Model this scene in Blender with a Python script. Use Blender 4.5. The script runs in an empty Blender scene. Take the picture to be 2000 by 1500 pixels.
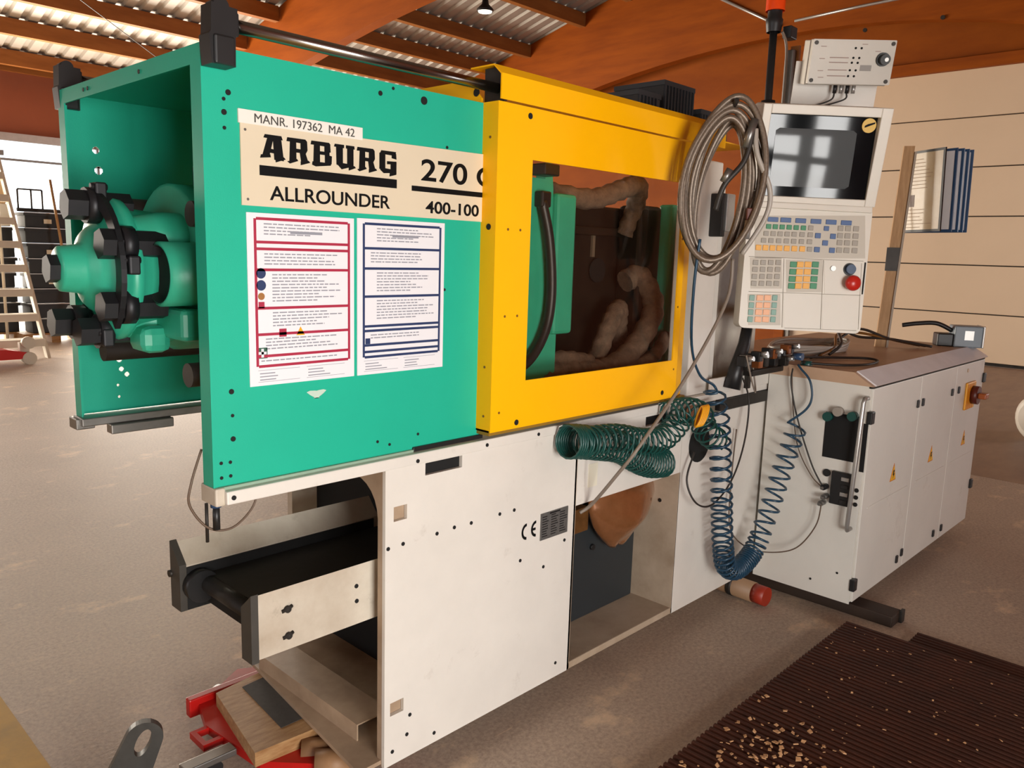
import bpy, bmesh, math, random
from mathutils import Vector, Matrix, noise as mnoise
random.seed(7)
scene = bpy.context.scene
COL = scene.collection
R = math.radians

# ------------------------------------------------------------------ camera, world, lights, exposure
cam_d = bpy.data.cameras.new('camera'); cam = bpy.data.objects.new('camera', cam_d); COL.objects.link(cam)
cam_d.sensor_width = 36; cam_d.lens = 1565.0 / 2000 * 36; cam_d.clip_start = .02; cam_d.clip_end = 200
_y, _p, _r = R(-46.3067), R(-9.3665), R(1.7716)
_f = Vector((-math.sin(_y)*math.cos(_p), math.cos(_y)*math.cos(_p), math.sin(_p)))
_a = Vector((math.cos(_y), math.sin(_y), 0)); _u = _a.cross(_f)
_a2 = _a*math.cos(_r) + _u*math.sin(_r); _u2 = -_a*math.sin(_r) + _u*math.cos(_r)
_m = Matrix((_a2, _u2, -_f)).transposed().to_4x4(); _m.translation = Vector((-.7707, -1.6161, 1.5))
cam.matrix_world = _m
scene.camera = cam

world = bpy.data.worlds.new('sky'); scene.world = world; world.use_nodes = True
_bg = world.node_tree.nodes['Background']; _bg.inputs[0].default_value = (.86, .93, 1, 1); _bg.inputs[1].default_value = 3.0

def area(name, loc, target, sx, sy, power, color=(1, 1, 1)):
    d = bpy.data.lights.new(name, 'AREA'); d.shape = 'RECTANGLE'; d.size = sx; d.size_y = sy
    d.energy = power; d.color = color
    o = bpy.data.objects.new(name, d); COL.objects.link(o); o.location = loc
    o.rotation_euler = (Vector(target) - Vector(loc)).to_track_quat('-Z', 'Y').to_euler()
    return o
# daylight coming in through the hall's gates and window band (each sits in its opening), plus one added fill
area('gate_light_back', (3.2, 15.3, 1.75), (3.2, 0, 1.0), 11, 3.1, 3000, (1, .88, .73))
area('gate_light_front', (-.71, -4.12, 1.1), (-.71, 0, 1.1), 1.98, 1.6, 330, (1, .975, .94))
area('fill_light_right', (10.6, -4.12, 1.8), (10.6, 0, 1.2), 2.6, 2.2, 190, (.93, .97, 1))  # added fill for the right floor and door wall; its window is invented
area('window_light_left', (-11.7, 1.5, 2.6), (0, 1.5, 2.6), 9, 2.0, 150, (1, .97, .93))

vs = scene.view_settings
scene.display_settings.display_device = 'sRGB'
vs.view_transform = 'Standard'; vs.look = 'None'; vs.gamma = 1; vs.use_curve_mapping = False
vs.exposure = -0.2

# ------------------------------------------------------------------ materials
def lin(c):
    if isinstance(c, str):
        c = [int(c[i:i+2], 16)/255 for i in (0, 2, 4)]
    return [x/12.92 if x <= .04045 else ((x+.055)/1.055)**2.4 for x in c]
_mats = {}
def mat(name, c, rough=.5, metal=0., var=0., scale=6., bump=0., bscale=80., c2=None, spec=.5, stretch=(1, 1, 1), coat=0.):
    if name in _mats: return _mats[name]
    m = bpy.data.materials.new(name); m.use_nodes = True; nt = m.node_tree; b = nt.nodes['Principled BSDF']
    L = lin(c); b.inputs['Base Color'].default_value = (*L, 1)
    b.inputs['Roughness'].default_value = rough; b.inputs['Metallic'].default_value = metal
    b.inputs['Specular IOR Level'].default_value = spec
    if coat: b.inputs['Coat Weight'].default_value = coat; b.inputs['Coat Roughness'].default_value = .15
    if var or c2 or bump:
        tc = nt.nodes.new('ShaderNodeTexCoord'); mp = nt.nodes.new('ShaderNodeMapping'); mp.inputs['Scale'].default_value = stretch
        nt.links.new(tc.outputs['Object'], mp.inputs[0])
        if var or c2:
            n = nt.nodes.new('ShaderNodeTexNoise'); n.inputs['Scale'].default_value = scale; n.inputs['Detail'].default_value = 8; n.inputs['Roughness'].default_value = .62
            nt.links.new(mp.outputs[0], n.inputs['Vector'])
            r = nt.nodes.new('ShaderNodeValToRGB'); r.color_ramp.elements[0].position = .32; r.color_ramp.elements[1].position = .68
            La = lin(c2) if c2 else [x*(1-var) for x in L]
            r.color_ramp.elements[0].color = (*La, 1)
            r.color_ramp.elements[1].color = (*(L if c2 else [min(1, x*(1+var*.6)) for x in L]), 1)
            nt.links.new(n.outputs['Fac'], r.inputs[0]); nt.links.new(r.outputs[0], b.inputs['Base Color'])
        if bump:
            n2 = nt.nodes.new('ShaderNodeTexNoise'); n2.inputs['Scale'].default_value = bscale; n2.inputs['Detail'].default_value = 5
            nt.links.new(mp.outputs[0], n2.inputs['Vector'])
            bp = nt.nodes.new('ShaderNodeBump'); bp.inputs['Strength'].default_value = bump; bp.inputs['Distance'].default_value = .004
            nt.links.new(n2.outputs['Fac'], bp.inputs['Height']); nt.links.new(bp.outputs[0], b.inputs['Normal'])
    _mats[name] = m; return m
def glassy(name, c, alpha, rough=.05):
    m = bpy.data.materials.new(name); m.use_nodes = True; nt = m.node_tree; nt.nodes.clear()
    o = nt.nodes.new('ShaderNodeOutputMaterial'); t = nt.nodes.new('ShaderNodeBsdfTransparent'); g = nt.nodes.new('ShaderNodeBsdfGlossy')
    mx = nt.nodes.new('ShaderNodeMixShader'); t.inputs[0].default_value = (*c, 1); g.inputs['Roughness'].default_value = rough
    lw = nt.nodes.new('ShaderNodeLayerWeight'); lw.inputs['Blend'].default_value = .5
    pw = nt.nodes.new('ShaderNodeMath'); pw.operation = 'POWER'; pw.inputs[1].default_value = 4; nt.links.new(lw.outputs['Facing'], pw.inputs[0])
    fr = nt.nodes.new('ShaderNodeMath'); fr.operation = 'MULTIPLY_ADD'; fr.inputs[1].default_value = .7; fr.inputs[2].default_value = alpha; nt.links.new(pw.outputs[0], fr.inputs[0])
    nt.links.new(fr.outputs[0], mx.inputs[0]); nt.links.new(t.outputs[0], mx.inputs[1]); nt.links.new(g.outputs[0], mx.inputs[2]); nt.links.new(mx.outputs[0], o.inputs[0])
    _mats[name] = m; return m
def emis(name, c, s):
    m = bpy.data.materials.new(name); m.use_nodes = True; b = m.node_tree.nodes['Principled BSDF']
    b.inputs['Base Color'].default_value = (*lin(c), 1); b.inputs['Emission Color'].default_value = (*lin(c), 1); b.inputs['Emission Strength'].default_value = s
    return m

GREEN = mat('green_enamel', '1fae90', .40, spec=.35, var=.05, scale=3, bump=.06, bscale=350)
GREENC = mat('green_casting', '2fa888', .4, var=.08, scale=9, bump=.12, bscale=60)
YEL = mat('yellow_enamel', 'ffb800', .45, spec=.22, var=.03, scale=4, bump=.05, bscale=350)
WHITE = mat('white_enamel', 'ddd8cf', .42, var=.07, scale=3.2, bump=.04, bscale=200)
def dirt(m, col, amount, scale):
    nt = m.node_tree; b = nt.nodes['Principled BSDF']; src = b.inputs['Base Color'].links[0].from_socket
    tc = nt.nodes.new('ShaderNodeTexCoord'); n = nt.nodes.new('ShaderNodeTexNoise'); n.inputs['Scale'].default_value = scale; n.inputs['Detail'].default_value = 12; n.inputs['Roughness'].default_value = .72
    nt.links.new(tc.outputs['Object'], n.inputs['Vector']); r = nt.nodes.new('ShaderNodeValToRGB'); r.color_ramp.elements[0].position = .60; r.color_ramp.elements[1].position = .74
    r.color_ramp.elements[0].color = (0, 0, 0, 1); r.color_ramp.elements[1].color = (amount, amount, amount, 1)
    nt.links.new(n.outputs['Fac'], r.inputs[0]); x = nt.nodes.new('ShaderNodeMix'); x.data_type = 'RGBA'
    nt.links.new(r.outputs[0], x.inputs[0]); nt.links.new(src, x.inputs[6]); x.inputs[7].default_value = (*lin(col), 1); nt.links.new(x.outputs[2], b.inputs['Base Color'])
dirt(WHITE, '7a6450', .32, 7)
WHITED = mat('white_enamel_worn', 'd3cbbb', .5, c2='a4937e', scale=2.6, bump=.08, bscale=120)
CABW = mat('cabinet_enamel', 'dcd9d0', .4, var=.06, scale=2.4, bump=.03, bscale=240)
dirt(CABW, '8a7860', .35, 4.2)
dirt(WHITED, '5c4834', .5, 6.5)
PANELW = mat('terminal_plastic', 'ddd8cc', .45, var=.03, scale=5)
RECESS = mat('recess_enamel_mottled', 'bfae99', .5, c2='96826b', scale=3.5, bump=.08)  # recess enamel browner and darker than the outer panels, mottled by noise
BEIGE = mat('beige_sheet', 'b29a80', .5, c2='8d7660', scale=5, bump=.1)
PLATE = mat('nameplate_cream', 'd9ccb2', .35, var=.02)
BLACK = mat('black_print', '0c0c0d', .6, spec=.15)
BLACKP = mat('black_plastic', '1c1c1d', .42, var=.15, scale=20)
NUT = mat('black_oxide_steel', '232326', .45, metal=.4, var=.2, scale=15)
DARK = mat('dark_void', '0a0a0a', .8)
DKSTEEL = mat('dark_steel', '3a3632', .5, metal=.5, c2='26221f', scale=8)
RUBBER = mat('belt_rubber', '242220', .6, var=.3, scale=6, bump=.15, bscale=40)
CHROME = mat('chrome_rod', '8f8b86', .22, metal=1)
STEEL = mat('grey_steel', '8c8a86', .38, metal=.85, var=.15, scale=12)
ALU = mat('aluminium', 'b8b6b2', .35, metal=.7, var=.08, scale=10)
GREYBOX = mat('anthracite_enamel', '2a2f32', .45, var=.08, scale=5)
PAPER = mat('paper_white', 'e6e6ea', .3, spec=.6)
RED = mat('print_red', 'a5203f', .5)
NAVY = mat('print_navy', '22345e', .5)
GREYT = mat('print_grey', '8e909a', .6)
REDP = mat('red_enamel', 'b3140f', .35, var=.15, scale=8)
WOODB = mat('timber_block', 'b08a5c', .65, c2='8c6237', scale=5, stretch=(3, 14, 14), bump=.25, bscale=50)
GLULAM = mat('glulam_timber', '93490a', .6, c2='7d3a06', spec=.15, scale=2.2, stretch=(1, .35, 2.6), bump=.05, bscale=14)
PURL = mat('purlin_timber', '955f2c', .6, c2='7a471a', spec=.3, scale=2.5, stretch=(.35, 2, 2), bump=.05, bscale=20)
CLAD = mat('plywood_cladding', '8f480a', .6, c2='7c3a06', spec=.15, scale=1.5, stretch=(1, .5, 1.5))
BROWNW = mat('brown_wall_board', '8a4f38', .7, var=.06, scale=1.5)
METALR = mat('roof_sheet', 'a19c94', .55, metal=.15, var=.08, scale=2)
DOORW = mat('door_panel_paint', 'cfb598', .5, var=.03, scale=1.2, bump=.03, bscale=60)
TEAL = mat('spiral_hose_green', '0b4640', .35, spec=.6)
BLUEH = mat('spiral_hose_blue', '183f57', .35, spec=.6)
BRAID = mat('braided_hose', '77695b', .4, metal=.35, var=.3, scale=140)
GREYCAB = mat('grey_cable', '82766a', .5)
DKCAB = mat('dark_cable', '2b2622', .5)
FABRIC = mat('textile_sleeve', '7a6655', .9, c2='54453a', scale=30, bump=.5, bscale=180)
MOULD = mat('oily_mould_steel', '2c2219', .5, metal=.35, c2='1a130e', scale=10)
COPPER = mat('copper_film', 'a87048', .18, metal=.4, c2='845430', scale=6, bump=.6, bscale=11, coat=1.0)
DECK = mat('ribbed_brown_deck', '46200f', .6, c2='35180b', scale=9, spec=.3)
CHIP = mat('wood_shaving', 'cfa277', .8, c2='a9794c', scale=60)
ORANGE = mat('switch_yellow', 'eba417', .45)
TRI = mat('warning_yellow', 'f0b400', .5)
TRIO = mat('warning_border', 'c9741a', .5)
LAMPGLASS = mat('beacon_orange', 'ee4a10', .25, spec=.6)
KEYG = mat('key_grey', 'a09a8f', .5); KEYB = mat('key_blue', '4b6796', .5); KEYGR = mat('key_green', '3d8b63', .5)
KEYO = mat('key_amber', 'eeb050', .5); KEYS = mat('key_salmon', 'f0b58c', .5); KEYT = mat('key_teal', '7fa79a', .5)
PADG = mat('keypad_foil', 'c3bcae', .5)
SCREEN = mat('crt_glass', '0b0d10', .05, spec=.25)
SCREENI = mat('screen_inner', '54585a', .06, spec=.22)
REDB = mat('estop_red', 'c0271c', .3); BLUEB = mat('knob_blue', '2d4463', .3)
YELB = mat('sticker_yellow', 'd2a51e', .4)
PINE = mat('pine_lath', 'c19a6b', .6, c2='a67f52', scale=8, stretch=(8, 8, 1))
FOLDB = mat('folder_blue', '2c4a6e', .4)
SLEEVE = mat('document_sleeve', 'c6b79d', .25, c2='b59a72', scale=3)
BINB = mat('crate_black', '23262a', .55)
CREAM = mat('tread_cream', 'd9d2bf', .6)
PANE = glassy('polycarbonate', (.93, .91, .88), .018)
SHEETP = glassy('window_pane', (.95, .96, .97), .04)
YLINE = mat('floor_yellow_paint', 'c79a3c', .7, c2='a98740', scale=7, bump=.1)
BULB = emis('lamp_white', 'fff4e0', 3.0)

def floor_material():
    m = bpy.data.materials.new('worn_concrete'); m.use_nodes = True; nt = m.node_tree; b = nt.nodes['Principled BSDF']
    tc = nt.nodes.new('ShaderNodeTexCoord')
    def nz(s, d, st=(1, 1, 1), ro=.6):
        mp = nt.nodes.new('ShaderNodeMapping'); mp.inputs['Scale'].default_value = st; nt.links.new(tc.outputs['Object'], mp.inputs[0])
        n = nt.nodes.new('ShaderNodeTexNoise'); n.inputs['Scale'].default_value = s; n.inputs['Detail'].default_value = d; n.inputs['Roughness'].default_value = ro
        nt.links.new(mp.outputs[0], n.inputs['Vector']); return n
    def ramp(n, p0, p1, c0, c1):
        r = nt.nodes.new('ShaderNodeValToRGB'); r.color_ramp.elements[0].position = p0; r.color_ramp.elements[1].position = p1
        r.color_ramp.elements[0].color = (*lin(c0), 1); r.color_ramp.elements[1].color = (*lin(c1), 1)
        nt.links.new(n.outputs['Fac'], r.inputs[0]); return r
    def mix(a, bb, f, mode='MIX'):
        x = nt.nodes.new('ShaderNodeMix'); x.data_type = 'RGBA'; x.blend_type = mode
        nt.links.new(a, x.inputs[6]); nt.links.new(bb, x.inputs[7])
        if isinstance(f, float): x.inputs[0].default_value = f
        else: nt.links.new(f, x.inputs[0])
        return x.outputs[2]
    base = ramp(nz(1.1, 8), .3, .7, 'a18b79', 'bfa68f')
    fine = ramp(nz(70, 6, ro=.75), .3, .7, '6a5f57', 'd6c4b0')
    c = mix(base.outputs[0], fine.outputs[0], .5)
    blot = ramp(nz(2.3, 10, (1, 1.4, 1), .7), .57, .66, '000000', 'ffffff')
    worn = nt.nodes.new('ShaderNodeRGB'); worn.outputs[0].default_value = (*lin('e0c4a4'), 1)
    mm = nt.nodes.new('ShaderNodeMath'); mm.operation = 'MULTIPLY'; mm.inputs[1].default_value = .75; nt.links.new(blot.outputs[0], mm.inputs[0])
    c = mix(c, worn.outputs[0], mm.outputs[0])
    scr = ramp(nz(3.0, 8, (.5, 6, 1), .7), .66, .71, '000000', 'ffffff')
    mm2 = nt.nodes.new('ShaderNodeMath'); mm2.operation = 'MULTIPLY'; mm2.inputs[1].default_value = .65; nt.links.new(scr.outputs[0], mm2.inputs[0])
    c = mix(c, worn.outputs[0], mm2.outputs[0])
    nt.links.new(c, b.inputs['Base Color']); b.inputs['Roughness'].default_value = .62
    bp = nt.nodes.new('ShaderNodeBump'); bp.inputs['Strength'].default_value = .25; bp.inputs['Distance'].default_value = .004
    nt.links.new(nz(90, 6, ro=.7).outputs['Fac'], bp.inputs['Height']); nt.links.new(bp.outputs[0], b.inputs['Normal'])
    return m
FLOOR = floor_material()

# ------------------------------------------------------------------ mesh helpers
WL = {}
class MB:
    def __init__(s): s.v = []; s.f = []; s.sm = []
    def add(s, vs, fs, smooth=False, xf=None):
        o = len(s.v)
        s.v += [tuple(xf @ Vector(p)) if xf is not None else tuple(p) for p in vs]
        s.f += [tuple(i+o for i in f) for f in fs]; s.sm += [smooth]*len(fs)
        return s
    def box(s, x0, x1, y0, y1, z0, z1, bev=0., xf=None):
        if x0 > x1: x0, x1 = x1, x0
        if y0 > y1: y0, y1 = y1, y0
        if z0 > z1: z0, z1 = z1, z0
        if bev:
            bm = bmesh.new(); bmesh.ops.create_cube(bm, size=1)
            for v in bm.verts: v.co = Vector(((x0+x1)/2+v.co.x*(x1-x0), (y0+y1)/2+v.co.y*(y1-y0), (z0+z1)/2+v.co.z*(z1-z0)))
            bmesh.ops.bevel(bm, geom=bm.edges[:], offset=bev, segments=2, affect='EDGES', profile=.5)
            bm.verts.index_update()
            s.add([v.co.copy() for v in bm.verts], [[v.index for v in f.verts] for f in bm.faces], False, xf); bm.free(); return s
        vs = [(x, y, z) for x in (x0, x1) for y in (y0, y1) for z in (z0, z1)]
        return s.add(vs, [(0, 1, 3, 2), (4, 6, 7, 5), (0, 4, 5, 1), (2, 3, 7, 6), (0, 2, 6, 4), (1, 5, 7, 3)], False, xf)
    def prism(s, pts, h0, h1, ax='y', xf=None):
        """2D polygon (ccw) extruded along an axis; pts are the other two coordinates in x,y,z order"""
        n = len(pts)
        def P(a, b, h): return {'x': (h, a, b), 'y': (a, h, b), 'z': (a, b, h)}[ax]
        vs = [P(a, b, h0) for a, b in pts] + [P(a, b, h1) for a, b in pts]
        fs = [tuple(range(n))[::-1], tuple(range(n, 2*n))] + [(i, (i+1) % n, n+(i+1) % n, n+i) for i in range(n)]
        return s.add(vs, fs, False, xf)
    def cyl(s, p0, p1, r, n=16, r1=None, cap=True, smooth=True, xf=None):
        p0, p1 = Vector(p0), Vector(p1); d = (p1-p0).normalized(); r1 = r if r1 is None else r1
        a = d.orthogonal().normalized(); b = d.cross(a)
        ring = [(math.cos(2*math.pi*i/n), math.sin(2*math.pi*i/n)) for i in range(n)]
        vs = [p0+(a*c+b*k)*r for c, k in ring] + [p1+(a*c+b*k)*r1 for c, k in ring]
        s.add(vs, [(i, (i+1) % n, n+(i+1) % n, n+i) for i in range(n)], smooth, xf)
        if cap: s.add(vs, [tuple(range(n))[::-1], tuple(range(n, 2*n))], False, xf)
        return s
    def lathe(s, prof, org, axis=(1, 0, 0), n=32, xf=None):
        """prof: (distance along axis, radius)"""
        d = Vector(axis).normalized(); a = d.orthogonal().normalized(); b = d.cross(a); o = Vector(org); vs = []
        for t, r in prof: vs += [o+d*t+(a*math.cos(2*math.pi*i/n)+b*math.sin(2*math.pi*i/n))*r for i in range(n)]
        fs = [(k*n+i, k*n+(i+1) % n, (k+1)*n+(i+1) % n, (k+1)*n+i) for k in range(len(prof)-1) for i in range(n)]
        return s.add(vs, fs, True, xf)
    def tube(s, pts, r, n=8, cap=True, closed=False, xf=None):
        pts = [Vector(p) for p in pts]; m = len(pts); rs = r if isinstance(r, (list, tuple)) else [r]*m
        up = None; vs = []
        for i, p in enumerate(pts):
            t = (pts[min(i+1, m-1)]-pts[max(i-1, 0)])
            if t.length < 1e-9: t = Vector((0, 0, 1))
            t.normalize()
            if up is None: up = t.orthogonal().normalized()
            up = (up - t*up.dot(t)); up = up.normalized() if up.length > 1e-6 else t.orthogonal().normalized()
            b = t.cross(up)
            vs += [p+(up*math.cos(2*math.pi*k/n)+b*math.sin(2*math.pi*k/n))*rs[i] for k in range(n)]
        fs = [(i*n+k, i*n+(k+1) % n, (i+1)*n+(k+1) % n, (i+1)*n+k) for i in range(m-1) for k in range(n)]
        s.add(vs, fs, True, xf)
        if cap: s.add(vs, [tuple(range(n))[::-1], tuple(range((m-1)*n, m*n))], False, xf)
        return s
    def mesh(s, name, m, off=(0, 0, 0)):
        me = bpy.data.meshes.new(name); o = Vector(off)
        me.from_pydata([tuple(Vector(p)-o) for p in s.v], [], s.f)
        me.polygons.foreach_set('use_smooth', s.sm)
        me.materials.append(m)
        bm = bmesh.new(); bm.from_mesh(me); bmesh.ops.remove_doubles(bm, verts=bm.verts, dist=1e-6)
        bmesh.ops.recalc_face_normals(bm, faces=bm.faces); bm.to_mesh(me); bm.free(); me.update()
        return me
    def build(s, name, m, parent=None, loc=None, **props):
        """one mesh object; world coordinates in, origin at the parent's origin (or at loc)"""
        base = WL[parent.name] if parent is not None else Vector(loc or (0, 0, 0))
        o = bpy.data.objects.new(name, s.mesh(name, m, base)); COL.objects.link(o)
        WL[o.name] = base
        if parent is not None: o.parent = parent
        else: o.location = base
        for k, v in props.items(): o[k] = v
        return o
def B(*a, **k): return MB().box(*a, **k)
def C(*a, **k): return MB().cyl(*a, **k)
def Tb(*a, **k): return MB().tube(*a, **k)
def thing(name, label, cat, loc, group=None):
    o = bpy.data.objects.new(name, None); COL.objects.link(o); o.location = loc; o.empty_display_size = .1
    o['label'] = label; o['category'] = cat; WL[o.name] = Vector(loc)
    if group: o['group'] = group
    return o
def single(o, label, cat, group=None):
    o['label'] = label; o['category'] = cat
    if group: o['group'] = group
    return o
def spread(src, places, parent, name=None):
    """copies of a part (src built around the world origin offset) at several places"""
    out = []
    for p in places:
        o = src.copy(); COL.objects.link(o); o.parent = parent; o.location = Vector(p)-WL[parent.name]; WL[o.name] = WL[parent.name]; out.append(o)
    return out
def proto(name, mb, m):
    return bpy.data.objects.new(name, mb.mesh(name, m))
def put(name, me, parent, p, rot=None, label=None):
    o = bpy.data.objects.new(name, me); COL.objects.link(o); o.parent = parent
    o.location = Vector(p)-WL[parent.name]; WL[o.name] = Vector(p)
    if rot: o.rotation_euler = rot
    if label: o['label'] = label
    return o
def smooth_path(pts, k=8):
    pts = [Vector(p) for p in pts]; out = []
    for i in range(len(pts)-1):
        p0 = pts[max(i-1, 0)]; p1 = pts[i]; p2 = pts[i+1]; p3 = pts[min(i+2, len(pts)-1)]
        for j in range(k):
            t = j/k
            out.append(.5*((2*p1)+(p2-p0)*t+(2*p0-5*p1+4*p2-p3)*t*t+(3*p1-p0-3*p2+p3)*t**3))
    out.append(pts[-1]); return out
def helix(path, r, pitches, n=12, e=1.0):
    """helix around a path; pitches = pitch per path point"""
    P = [Vector(p) for p in path]; out = []; ph = 0; up = None
    for i in range(len(P)-1):
        t = (P[i+1]-P[i]); L = t.length; t.normalize()
        if up is None: up = t.orthogonal().normalized()
        up = (up-t*up.dot(t)).normalized(); b = t.cross(up)
        pit = pitches[i] if isinstance(pitches, list) else pitches
        steps = max(1, int(L/pit*n)); rr = r[i] if isinstance(r, list) else r
        for k in range(steps):
            out.append(P[i]+t*L*k/steps+(up*math.cos(ph)+b*math.sin(ph)*e)*rr); ph += 2*math.pi*(L/steps)/pit
    return out
def text(name, body, size, origin, xdir, ydir, m, parent, width=None, bold=0., depth=.0012):
    """flat lettering with slight thickness; origin = lower left corner of the first letter"""
    cu = bpy.data.curves.new(name, 'FONT'); cu.body = body; cu.size = size; cu.offset = bold; cu.extrude = depth/2
    tmp = bpy.data.objects.new(name, cu); COL.objects.link(tmp)
    dg = bpy.context.evaluated_depsgraph_get(); dg.update()
    me = bpy.data.meshes.new_from_object(tmp.evaluated_get(dg)); bpy.data.objects.remove(tmp)
    xs = [v.co.x for v in me.vertices]; ys = [v.co.y for v in me.vertices]
    sx = (width/(max(xs)-min(xs))) if width else 1; x0 = min(xs)
    X, Y = Vector(xdir).normalized(), Vector(ydir).normalized(); Z = X.cross(Y); o = Vector(origin)-WL[parent.name]
    for v in me.vertices: v.co = o+X*((v.co.x-x0)*sx)+Y*v.co.y+Z*v.co.z
    me.materials.clear(); me.materials.append(m)
    ob = bpy.data.objects.new(name, me); COL.objects.link(ob); ob.parent = parent; WL[ob.name] = WL[parent.name]
    return ob
def rect_holes(x0, x1, z0, z1, holes, y0, y1):
    """plate in the xz plane (thickness y0..y1) with rectangular holes"""
    xs = sorted({x0, x1, *[h[0] for h in holes], *[h[1] for h in holes]}); zs = sorted({z0, z1, *[h[2] for h in holes], *[h[3] for h in holes]})
    def solid(i, j):
        if i < 0 or j < 0 or i >= len(xs)-1 or j >= len(zs)-1: return False
        cx, cz = (xs[i]+xs[i+1])/2, (zs[j]+zs[j+1])/2
        return not any(h[0] < cx < h[1] and h[2] < cz < h[3] for h in holes)
    mb = MB()
    for i in range(len(xs)-1):
        for j in range(len(zs)-1):
            if not solid(i, j): continue
            a, b, c, d = xs[i], xs[i+1], zs[j], zs[j+1]
            for y in (y0, y1): mb.add([(a, y, c), (b, y, c), (b, y, d), (a, y, d)], [(0, 1, 2, 3)])
            if not solid(i-1, j): mb.add([(a, y0, c), (a, y1, c), (a, y1, d), (a, y0, d)], [(0, 1, 2, 3)])
            if not solid(i+1, j): mb.add([(b, y0, c), (b, y1, c), (b, y1, d), (b, y0, d)], [(0, 1, 2, 3)])
            if not solid(i, j-1): mb.add([(a, y0, c), (b, y0, c), (b, y1, c), (a, y1, c)], [(0, 1, 2, 3)])
            if not solid(i, j+1): mb.add([(a, y0, d), (b, y0, d), (b, y1, d), (a, y1, d)], [(0, 1, 2, 3)])
    return mb

# ------------------------------------------------------------------ the hall
def structure(o): o['kind'] = 'structure'; return o
RID, ZR, SL = 3.8, 7.612, .26
def roof(y): return ZR-SL*abs(y-RID)
floor = structure(B(-12, 13.2, -8, 15.8, -.2, 0).build('floor', FLOOR))
B(5.66, 13.0, -4, 15.6, .0, .0010).build('floor_slab', mat('brown_floor_coating', '8f6f58', .45, c2='77594a', scale=2, stretch=(1, 3, 1), bump=.1, bscale=60), floor, label='browner polished floor section')
B(-1.9, -.155, -4, 15.6, .0, .0012).build('floor_marking', YLINE, floor, label='yellow painted line')
structure(B(-30, 40, 15.8, 45, -.25, -.05).build('trim_1', mat('outdoor_paving', 'b9b3a8', .8, var=.1)))  # unseen ground beyond the gate, added to bounce light indoors

# ceiling: trapezoid roof sheets on both slopes, purlins and two glulam arches
mb = MB()
xs = []; x = -12
while x < 13.2: xs += [(x, 0), (x+.15, 0), (x+.18, .045), (x+.25, .045)]; x += .28
for ya, yb in ((RID, 15.8), (-8, RID)):
    n = len(xs); vs = [(a, ya, roof(ya)+.02+b) for a, b in xs]+[(a, yb, roof(yb)+.02+b) for a, b in xs]
    mb.add(vs, [(i, i+1, n+i+1, n+i) for i in range(n-1)])
ceil = structure(mb.build('ceiling', METALR))
pm = {}
for y in (14.95, 13.86, 12.76, 11.62, 10.62, 9.16, 8.05, 6.95, 5.85, 4.75, 2.9, 1.8, .7, -.4, -1.5, -2.6, -3.7, -4.8, -5.9, -7):
    for xa, xb in ((-12, 6.95), (7.2, 12.3)):
        if xa not in pm: pm[xa] = B(xa, xb, 0, .13, -.25, 0).mesh('purlin', PURL)
        put('purlin', pm[xa], ceil, (0, y, roof(y)-.01 if y > RID else roof(y)-.04))
def arch(y, k): return 5.16-(k if y > 4.6 else .036)*(y-4.6)**2
def glulam(x0, x1, k):
    ys = [-8+i*23.6/40 for i in range(41)]
    return MB().prism([(y, max(arch(y, k), 1.5)) for y in ys if y > -4.8]+[(y, roof(y)) for y in (15.6, RID, -4.8)], x0, x1, 'x')
glulam(6.98, 7.18, .0152).build('glulam_beam', GLULAM, ceil)
glulam(12.3, 12.5, .0225).build('glulam_beam', GLULAM, ceil)
for pts, r, nm in (([(12.28, 6.35, 6.05), (12.28, 5.36, 5.50), (12.28, 5.0, 5.30)], .025, 'conduit'), ([(12.28, 4.75, 5.34), (12.28, 3.72, 5.38), (12.28, 2.53, 5.40), (12.28, .4, 5.5)], .022, 'conduit')):
    Tb(pts, r, 8).build(nm, ALU, ceil)
for k in range(5):
    C((12.27, 3.6-1.1*k, 5.02), (12.30, 3.6-1.1*k, 5.02), .03, 10).build('bolt_plate', DKSTEEL, ceil)
for a, b in (((-1, 12.2, 5.0), (7, 9.2, 5.9)), ((.3, 9.2, 5.75), (7, 14.6, 4.45))):
    Tb([a, b], .008, 6).build('bracing_wire', DKCAB, ceil)

# right gable wall with a sectional door
mb = MB()
DY0, DY1, DH = -3.2, 4.8, 4.42
mb.prism([(DY1, 0), (15.6, 0), (15.6, roof(15.6)), (DY1, roof(DY1))], 13.0, 13.2, 'x')
mb.prism([(DY0, DH), (DY1, DH), (DY1, roof(DY1)), (RID, ZR), (DY0, roof(DY0))], 13.0, 13.2, 'x')
mb.prism([(-8, 0), (DY0, 0), (DY0, roof(DY0)), (-8, roof(-8))], 13.0, 13.2, 'x')
structure(mb.build('wall_right', CLAD))
door = structure(B(13.10, 13.14, DY0, DY1, 0.0, DH).build('door_1', DKSTEEL))
ph = .733
dp = MB().box(13.03, 13.09, DY0+.05, DY1-.05, .008, ph-.008, bev=.006)
dpm = dp.mesh('door_panel', DOORW)
for k in range(6): put('door_panel', dpm, door, (0, 0, .045+k*ph))
B(12.90, 13.0, DY0-.3, DY1+.2, DH-.02, DH+.15, bev=.005).build('header_beam', GLULAM, door, label='light timber header beam over the door')
B(12.92, 13.0, DY1, DY1+.18, 0, 5.1, bev=.005).build('door_post', GLULAM, door)
B(12.96, 13.0, DY1-.08, DY1, 0, DH).build('door_track', STEEL, door)
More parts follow.
